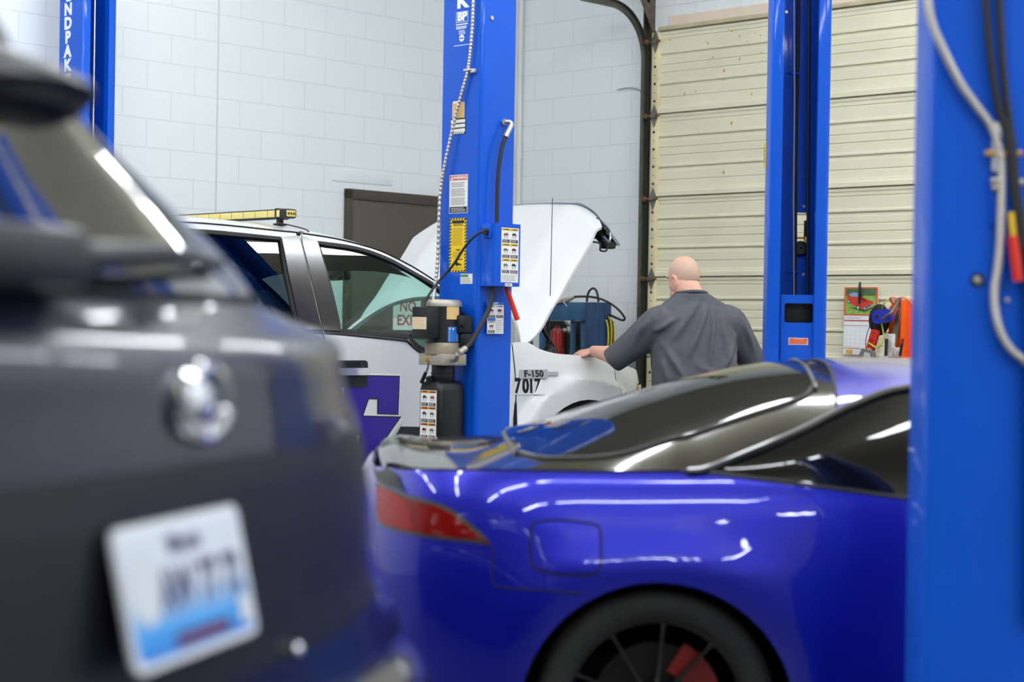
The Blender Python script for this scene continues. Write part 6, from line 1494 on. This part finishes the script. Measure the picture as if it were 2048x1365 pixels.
# yellow cord coil hanging on the post side
g = G(); yc = mat('yellow_cord', (206, 186, 40), 0.5)
cc_ = K(1213, 675, 0.05)
hk = root('cord_coil', 'yellow and black cord coil hanging on the side of the blue rack', 'cord', Fr(FK.M @ Vector((cc_.x, 0.05, cc_.z)), RYAW+math.pi/2))
for k in range(5):
    G().tube([(0.012+0.007*k+0.032*math.cos(a*math.pi/10)*(1-0.08*k), 0.012*k-0.03, 0.02*math.sin(k)+0.13*math.sin(a*math.pi/10)) for a in range(20)], 0.0065, 6, closed=True).build('loop', yc if k % 2 == 0 else blk_rub, hk)
G().box((-0.01, 0, 0.13), (0.09, 0.012, 0.012)).build('hook', steel, hk)
# ------------------------------------------------------------------ wall calendar on the garage door
ca = ROOM.x(1690, 575, 0.073); cb_ = ROOM.x(1757, 575, 0.073); cz = ROOM.x(1722, 711, 0.073)
FC = Fr(ROOM.M @ Vector((0.073, (ca.y+cb_.y)/2, ca.z)), RYAW+math.pi/2)
cal = root('wall_calendar', 'wall calendar with a red car picture hung on the cream garage door', 'calendar', FC)
W2 = abs(ca.y-cb_.y)/2; HT = ca.z-cz.z
paper = mat('paper_white', (232, 234, 238), 0.6); cal_r = mat('calendar_red', (206, 66, 44), 0.5); cal_o = mat('calendar_orange', (226, 96, 52), 0.5); grass = mat('photo_grass', (146, 180, 84), 0.5, noise=0.25, nscale=40); hedge = mat('photo_hedge', (84, 118, 78), 0.5, noise=0.4, nscale=70)
car_r = mat('photo_red', (216, 66, 52), 0.4); skyb = mat('photo_glassblue', (150, 170, 205), 0.4); dk = mat('photo_dark', (40, 44, 44), 0.5); tyre_p = mat('photo_grey', (190, 194, 196), 0.5)
def cfn(v):      # slightly curling sheet, facing the room (local -y)
    t = v.y/HT; return Vector((v.x, -0.004-v.z*1.5-0.010*max(0, -t-0.35)-0.02*(max(0, (v.x/W2+0.55))-0.55 if v.x < -W2*0.55 else 0)*0, v.y))
g = G(); N_ = 10
hP = 0.415*HT
g.grid(lambda x, z: cfn(Vector((x, z, 0)))+Vector((0, 0.0015, 0)), [-W2, 0, W2], [-HT*0.90*i/N_ for i in range(N_+1)]); g.build('page', paper, cal, solid=0.003, flip=(0, -1, 0), ang=0)
d = Decal(None, cfn)
d.rect(-W2, -hP, W2, 0, cal_o, 0); m_ = W2*0.10
x0, x1, y0, y1 = -W2+m_, W2-m_, -hP+m_*0.6, -m_*0.7; w_, h_ = x1-x0, y1-y0
d.rect(x0, y0, x1, y1, grass, 1); d.rect(x0, y0+h_*0.72, x1, y1, hedge, 2); d.rect(x0+w_*0.72, y0+h_*0.80, x1, y1, MATS['photo_glassblue'], 2) if False else None
P_ = lambda pts: [(x0+w_*a, y0+h_*b) for a, b in pts]
d.poly(P_([(0.05, 0.30), (0.50, 0.12), (0.62, 0.08), (0.86, 0.22), (0.88, 0.30), (0.6, 0.2)]), mat('photo_shade', (62, 86, 46), 0.6), 2)
d.poly(P_([(0.04, 0.72), (0.16, 0.76), (0.46, 0.72), (0.72, 0.58), (0.90, 0.50), (0.92, 0.40), (0.86, 0.28), (0.62, 0.20), (0.40, 0.26), (0.08, 0.48)]), car_r, 3)
d.poly(P_([(0.10, 0.76), (0.22, 0.84), (0.40, 0.84), (0.52, 0.72), (0.44, 0.66), (0.18, 0.70)]), skyb, 4)
d.poly(P_([(0.60, 0.26), (0.88, 0.42), (0.90, 0.36), (0.84, 0.28), (0.64, 0.18)]), tyre_p, 4); d.poly(P_([(0.64, 0.27), (0.86, 0.40), (0.86, 0.35), (0.66, 0.22)]), dk, 5)
d.poly(P_([(0.40, 0.66), (0.62, 0.58), (0.72, 0.50), (0.66, 0.50)]), dk, 4)
for cx, cy, r in ((0.11, 0.50, 0.055), (0.415, 0.26, 0.075)):
    d.poly([(x0+w_*(cx+r*math.cos(a*math.pi/8)), y0+h_*(cy+1.35*r*math.sin(a*math.pi/8))) for a in range(16)], dk, 4); d.poly([(x0+w_*(cx+r*0.6*math.cos(a*math.pi/8)), y0+h_*(cy+0.85*r*math.sin(a*math.pi/8))) for a in range(16)], tyre_p, 5)
zc = -hP
d.lines(-W2*0.82, zc-HT*0.045, W2*0.1, zc-HT*0.025, 1, mat('print_lightgrey', (170, 172, 178), 0.6), 1)
d.rect(-W2*0.98, zc-HT*0.082, W2*0.98, zc-HT*0.066, cal_r, 1); d.rect(-W2*0.98, zc-HT*0.150, W2*0.98, zc-HT*0.144, cal_r, 1)
for r in range(5):
    for c in range(7):
        if (r, c) in ((0, 0), (0, 1), (4, 5), (4, 6)): continue
        d.txt(str(r*7+c-1), -W2*0.84+c*W2*0.28, zc-HT*0.18-r*HT*0.058, 0.012, MATS['print_lightgrey'], 1, bold=0.0)
d.lines(-W2*0.95, -HT*0.885, W2*0.1, -HT*0.872, 1, mat('print_salmon2', (226, 150, 130), 0.6), 1)
d.rect(-W2*0.98, -HT*0.99, W2*0.98, -HT*0.912, paper, 0); d.rect(-W2*0.82, -HT*0.98, -W2*0.40, -HT*0.925, mat('print_amber', (226, 160, 70), 0.5), 1); d.poly([(-W2*0.8, -HT*0.975), (-W2*0.6, -HT*0.93), (-W2*0.62, -HT*0.975)], yel_p, 2); d.lines(-W2*0.3, -HT*0.975, W2*0.4, -HT*0.93, 3, MATS['print_lightgrey'], 1, 0.2)
d.done('print', cal)
# dark hanger clip on the calendar
g = G(); g.tube([(0.0, -0.02, 0.035), (0.002, -0.026, 0.0), (0.006, -0.028, -0.06), (0.0, -0.026, -0.115)], [0.006, 0.010, 0.012, 0.006], 8); g.build('hanger_clip', blk, cal)
# ------------------------------------------------------------------ bench with orange tool caddy (mostly behind the coupe roof)
bp = ROOM.x(1785, 660, 0.75); FBn = Fr(ROOM.M @ Vector((0.75, bp.y+0.12, 0)), RYAW+math.pi/2)
zbt = 1.12
bench = root('tool_bench', 'grey work bench under the orange tool caddy beside the garage door', 'work bench', FBn)
bm_ = mat('bench_grey', (90, 92, 94), 0.5)
G().box((0, 0, zbt-0.02), (0.95, 0.5, 0.04), bev=0.004).build('bench_top', bm_, bench)
for sx in (-1, 1):
    for sy in (-1, 1): G().box((sx*0.43, sy*0.21, (zbt-0.04)/2), (0.05, 0.05, zbt-0.04)).build('leg', bm_, bench)
def B(px, py, y): return FBn.y(px, py, y)
ora = mat('orange_plastic', (236, 92, 20), 0.35); ora_d = mat('dark_orange_plastic', (190, 62, 20), 0.4)
FO = Fr(FBn.M @ Vector((0, 0, zbt)), RYAW+math.pi/2)
def O(px, py, y): return FO.y(px, py, y)
cad = root('tool_caddy', 'open orange plastic caddy packed with tools, left of the near blue column', 'tool caddy', FO)
xa0, xa1 = O(1768, 650, 0.0).x, O(1838, 650, 0.0).x; za = O(1790, 600, 0.0).z
g = G(); pan = [(xa0, 0.0), (xa1, 0.0), (xa1, za), (xa0+0.05, za), (xa0+0.0, za-0.05)]
Mo = plane_M((0, 0.06, 0), (1, 0, 0), (0, 0, 1)); g.prism(pan, -0.006, 0.006, Mo); g.build('back_board', ora, cad)
for px in (1812,): G().box((O(px, 660, 0).x, 0.0, za/2), (0.012, 0.12, za), bev=0.003).build('divider', ora, cad)
G().box(((xa0+xa1)/2, -0.05, 0.035), (xa1-xa0, 0.010, 0.07), bev=0.003).build('front_lip', ora, cad)
G().box(((xa0+xa1)/2, 0.0, 0.006), (xa1-xa0, 0.12, 0.012)).build('tray', ora_d, cad)
for px in (1786, 1806):
    q = O(px, 600, 0.0); G().tube(cr_spline([(q.x-0.035, 0.05, za-0.02), (q.x-0.02, 0.0, za+0.012), (q.x+0.02, 0.0, za+0.012), (q.x+0.035, 0.05, za-0.02)], 6), 0.008, 8).build('rim_hoop', mat('pale_orange', (240, 170, 140), 0.4), cad)
def mini(name, lab, cat, parts, group=None):
    r = root(name, lab, cat, FO)
    for nm, g, m in parts: g.build(nm, m, r, ang=45)
    return r
q0, q1 = O(1776, 598, -0.02), O(1748, 640, -0.10)
# black pouch with blue clamp
g1 = G(); c = O(1757, 640, -0.03); g1.ell((c.x, -0.02, c.z), (0.075, 0.04, 0.10), 16, 12)
mini('tool_pouch', 'black fabric pouch hanging on the orange caddy', 'pouch', [('pouch', g1, mat('pouch_black', (30, 30, 30), 0.8, bump=0.2))])
g1 = G(); c = O(1766, 633, -0.12); Mq = Matrix.Translation(c) @ Matrix.Rotation(math.radians(-8), 4, 'Y') @ Matrix.Rotation(math.radians(90), 4, 'X'); g1.prism(rbox2(0.135, 0.085, 0.03, 5), -0.02, 0.02, Mq); g2 = G(); g2.lathe([(0.0, 0.0215), (0.012, 0.0215), (0.012, 0.0205)], (0, 0, 0), (0, 0, 1), n=12); 
g2.v = [Mq @ (v+Vector((-0.03, 0.0, 0))) for v in g2.v]
mini('tape_case', 'blue plastic tool case in front of the black pouch', 'tool case', [('case', g1, mat('case_blue', (34, 44, 168), 0.3, coat=0.5)), ('button', g2, blk)])
g1 = G(); pts = [O(1798, 598, -0.05), O(1792, 612, -0.11), O(1782, 626, -0.165), O(1771, 634, -0.17), O(1763, 640, -0.17)]; g1.tube(cr_spline(pts, 6), [0.011]*12+[0.010]*6+[0.008]*6+[0.003], 8)
mini('pry_tool', 'grey curved hook tool hanging over the blue case', 'hand tool', [('shank', g1, mat('tool_steel', (120, 118, 112), 0.35, 0.7))])
g1 = G(); pts = [O(1800, 606, -0.07), O(1794, 640, -0.07), O(1789, 690, -0.07)]; g1.add([pts[0]+Vector((-.003, 0, 0)), pts[0]+Vector((.004, 0, 0)), pts[1]+Vector((.018, 0, 0)), pts[2]+Vector((.016, 0, 0)), pts[2]+Vector((-.022, 0, 0)), pts[1]+Vector((-.018, 0, 0))], [[0, 1, 2, 5], [5, 2, 3, 4]])
b_ = g1; o_ = root('saw_blade', 'grey tapered blade leaning in the orange caddy', 'blade', FO); b_.build('blade', mat('blade_grey', (126, 124, 116), 0.35, 0.7), o_, solid=0.003, ang=0)
# red test meter with lead
c0, c1 = O(1752, 660, -0.11), O(1738, 709, -0.11)
dv = (c0-c1); L_ = dv.length; ang_ = math.atan2(dv.x, dv.z)
Mq = Matrix.Translation((c0+c1)/2) @ Matrix.Rotation(ang_, 4, 'Y') @ Matrix.Rotation(math.radians(90), 4, 'X')
g1 = G(); g1.prism(rbox2(0.052, L_, 0.016, 4), -0.013, 0.013, Mq)
g2 = G(); g2.prism(rbox2(0.03, 0.026, 0.003, 2, 0, -L_/2+0.026), 0.013, 0.0138, Mq); g3 = G(); g3.prism([(0.012*math.cos(a*math.pi/8), 0.012*math.sin(a*math.pi/8)+0.01) for a in range(16)], 0.013, 0.017, Mq)
g3.prism(rbox2(0.02, 0.012, 0.003, 2, 0, L_*0.36), 0.013, 0.0138, Mq)
g4 = G(); g4.tube(cr_spline([O(1743, 645, -0.07), O(1735, 665, -0.085), O(1731.5, 685, -0.085), O(1733, 704, -0.08), O(1735, 709, -0.07)], 6), 0.0025, 6)
mini('test_meter', 'red hand-held test meter with small screen beside the orange caddy', 'test meter', [('housing', g1, mat('meter_red', (200, 50, 34), 0.35)), ('screen', g2, mat('meter_screen', (190, 200, 196), 0.2)), ('dial', g3, mat('meter_dial', (150, 34, 26), 0.4)), ('lead', g4, blk_rub)])
g1 = G(); g1.tube(cr_spline([O(1776, 600, -0.07), O(1769, 607, -0.09), O(1764, 618, -0.06)], 6), 0.005, 6); g1.tube(cr_spline([O(1763, 648, -0.07), O(1766, 662, -0.09), O(1767, 675, -0.13), O(1762, 690, -0.14), O(1752, 695, -0.14), O(1743, 690, -0.14), O(1737, 686, -0.14)], 6), 0.005, 6)
mini('green_wire', 'yellow-green wire threaded past the red test meter', 'wire', [('wire', g1, mat('wire_green', (176, 186, 50), 0.45))])
# blister packs and markers standing in the tray
for nm, lab, px, py0, py1, col in (('blister_pack', 'clear blister pack with white card at the front of the orange caddy', 1780, 668, 714, (222, 214, 208)), ('blister_pack', 'small clear pack with orange screws at the foot of the grey blade', 1792, 695, 714, (206, 196, 190))):
    a_, b_ = O(px, py0, -0.075), O(px, py1, -0.075); g1 = G(); g1.box((a_.x, -0.075, (a_.z+max(b_.z, 0.013))/2), (0.075 if py0 < 680 else 0.05, 0.012, abs(a_.z-max(b_.z, 0.013))), bev=0.003)
    mini(nm, lab, 'pack', [('card', g1, mat('pack_%d' % px, col, 0.15, coat=0.8, noise=0.35, nscale=40))])
for lab, px, p2 in (('black marker leaning at the right of the orange caddy', 1800, 1806), ('black marker in the middle of the orange caddy front', 1772, 1773)):
    a_, b_ = O(px, 712, -0.105), O(p2, 678, -0.10); g1 = G(); g1.cyl(a_, a_.lerp(b_, 0.7), 0.009, n=12); g2 = G(); g2.cyl(a_.lerp(b_, 0.7), b_, 0.010, n=12)
    mini('marker_pen', lab, 'marker', [('barrel', g1, blk), ('cap', g2, MATS['meter_dial'] if px > 1790 else blk)])
g1 = G(); c = O(1735, 712, -0.17); g1.prism([(-0.07, -0.03), (0.06, -0.03), (0.045, 0.03), (-0.03, 0.045)], -0.02, 0.02, plane_M((c.x, -0.17, max(c.z, 0.031)), (1, 0, 0), (0, 0, 1))); g2 = G(); g2.prism([(-0.02, -0.02), (0.04, -0.02), (0.03, 0.015), (-0.01, 0.025)], 0.02, 0.0206, plane_M((c.x, -0.17, max(c.z, 0.031)), (1, 0, 0), (0, 0, 1)))
mini('grey_scanner', 'grey scanner lying left of the orange caddy, above the coupe roof', 'scanner', [('case', g1, mat('scanner_grey', (112, 110, 106), 0.5)), ('panel', g2, mat('scanner_label', (190, 188, 184), 0.5))])
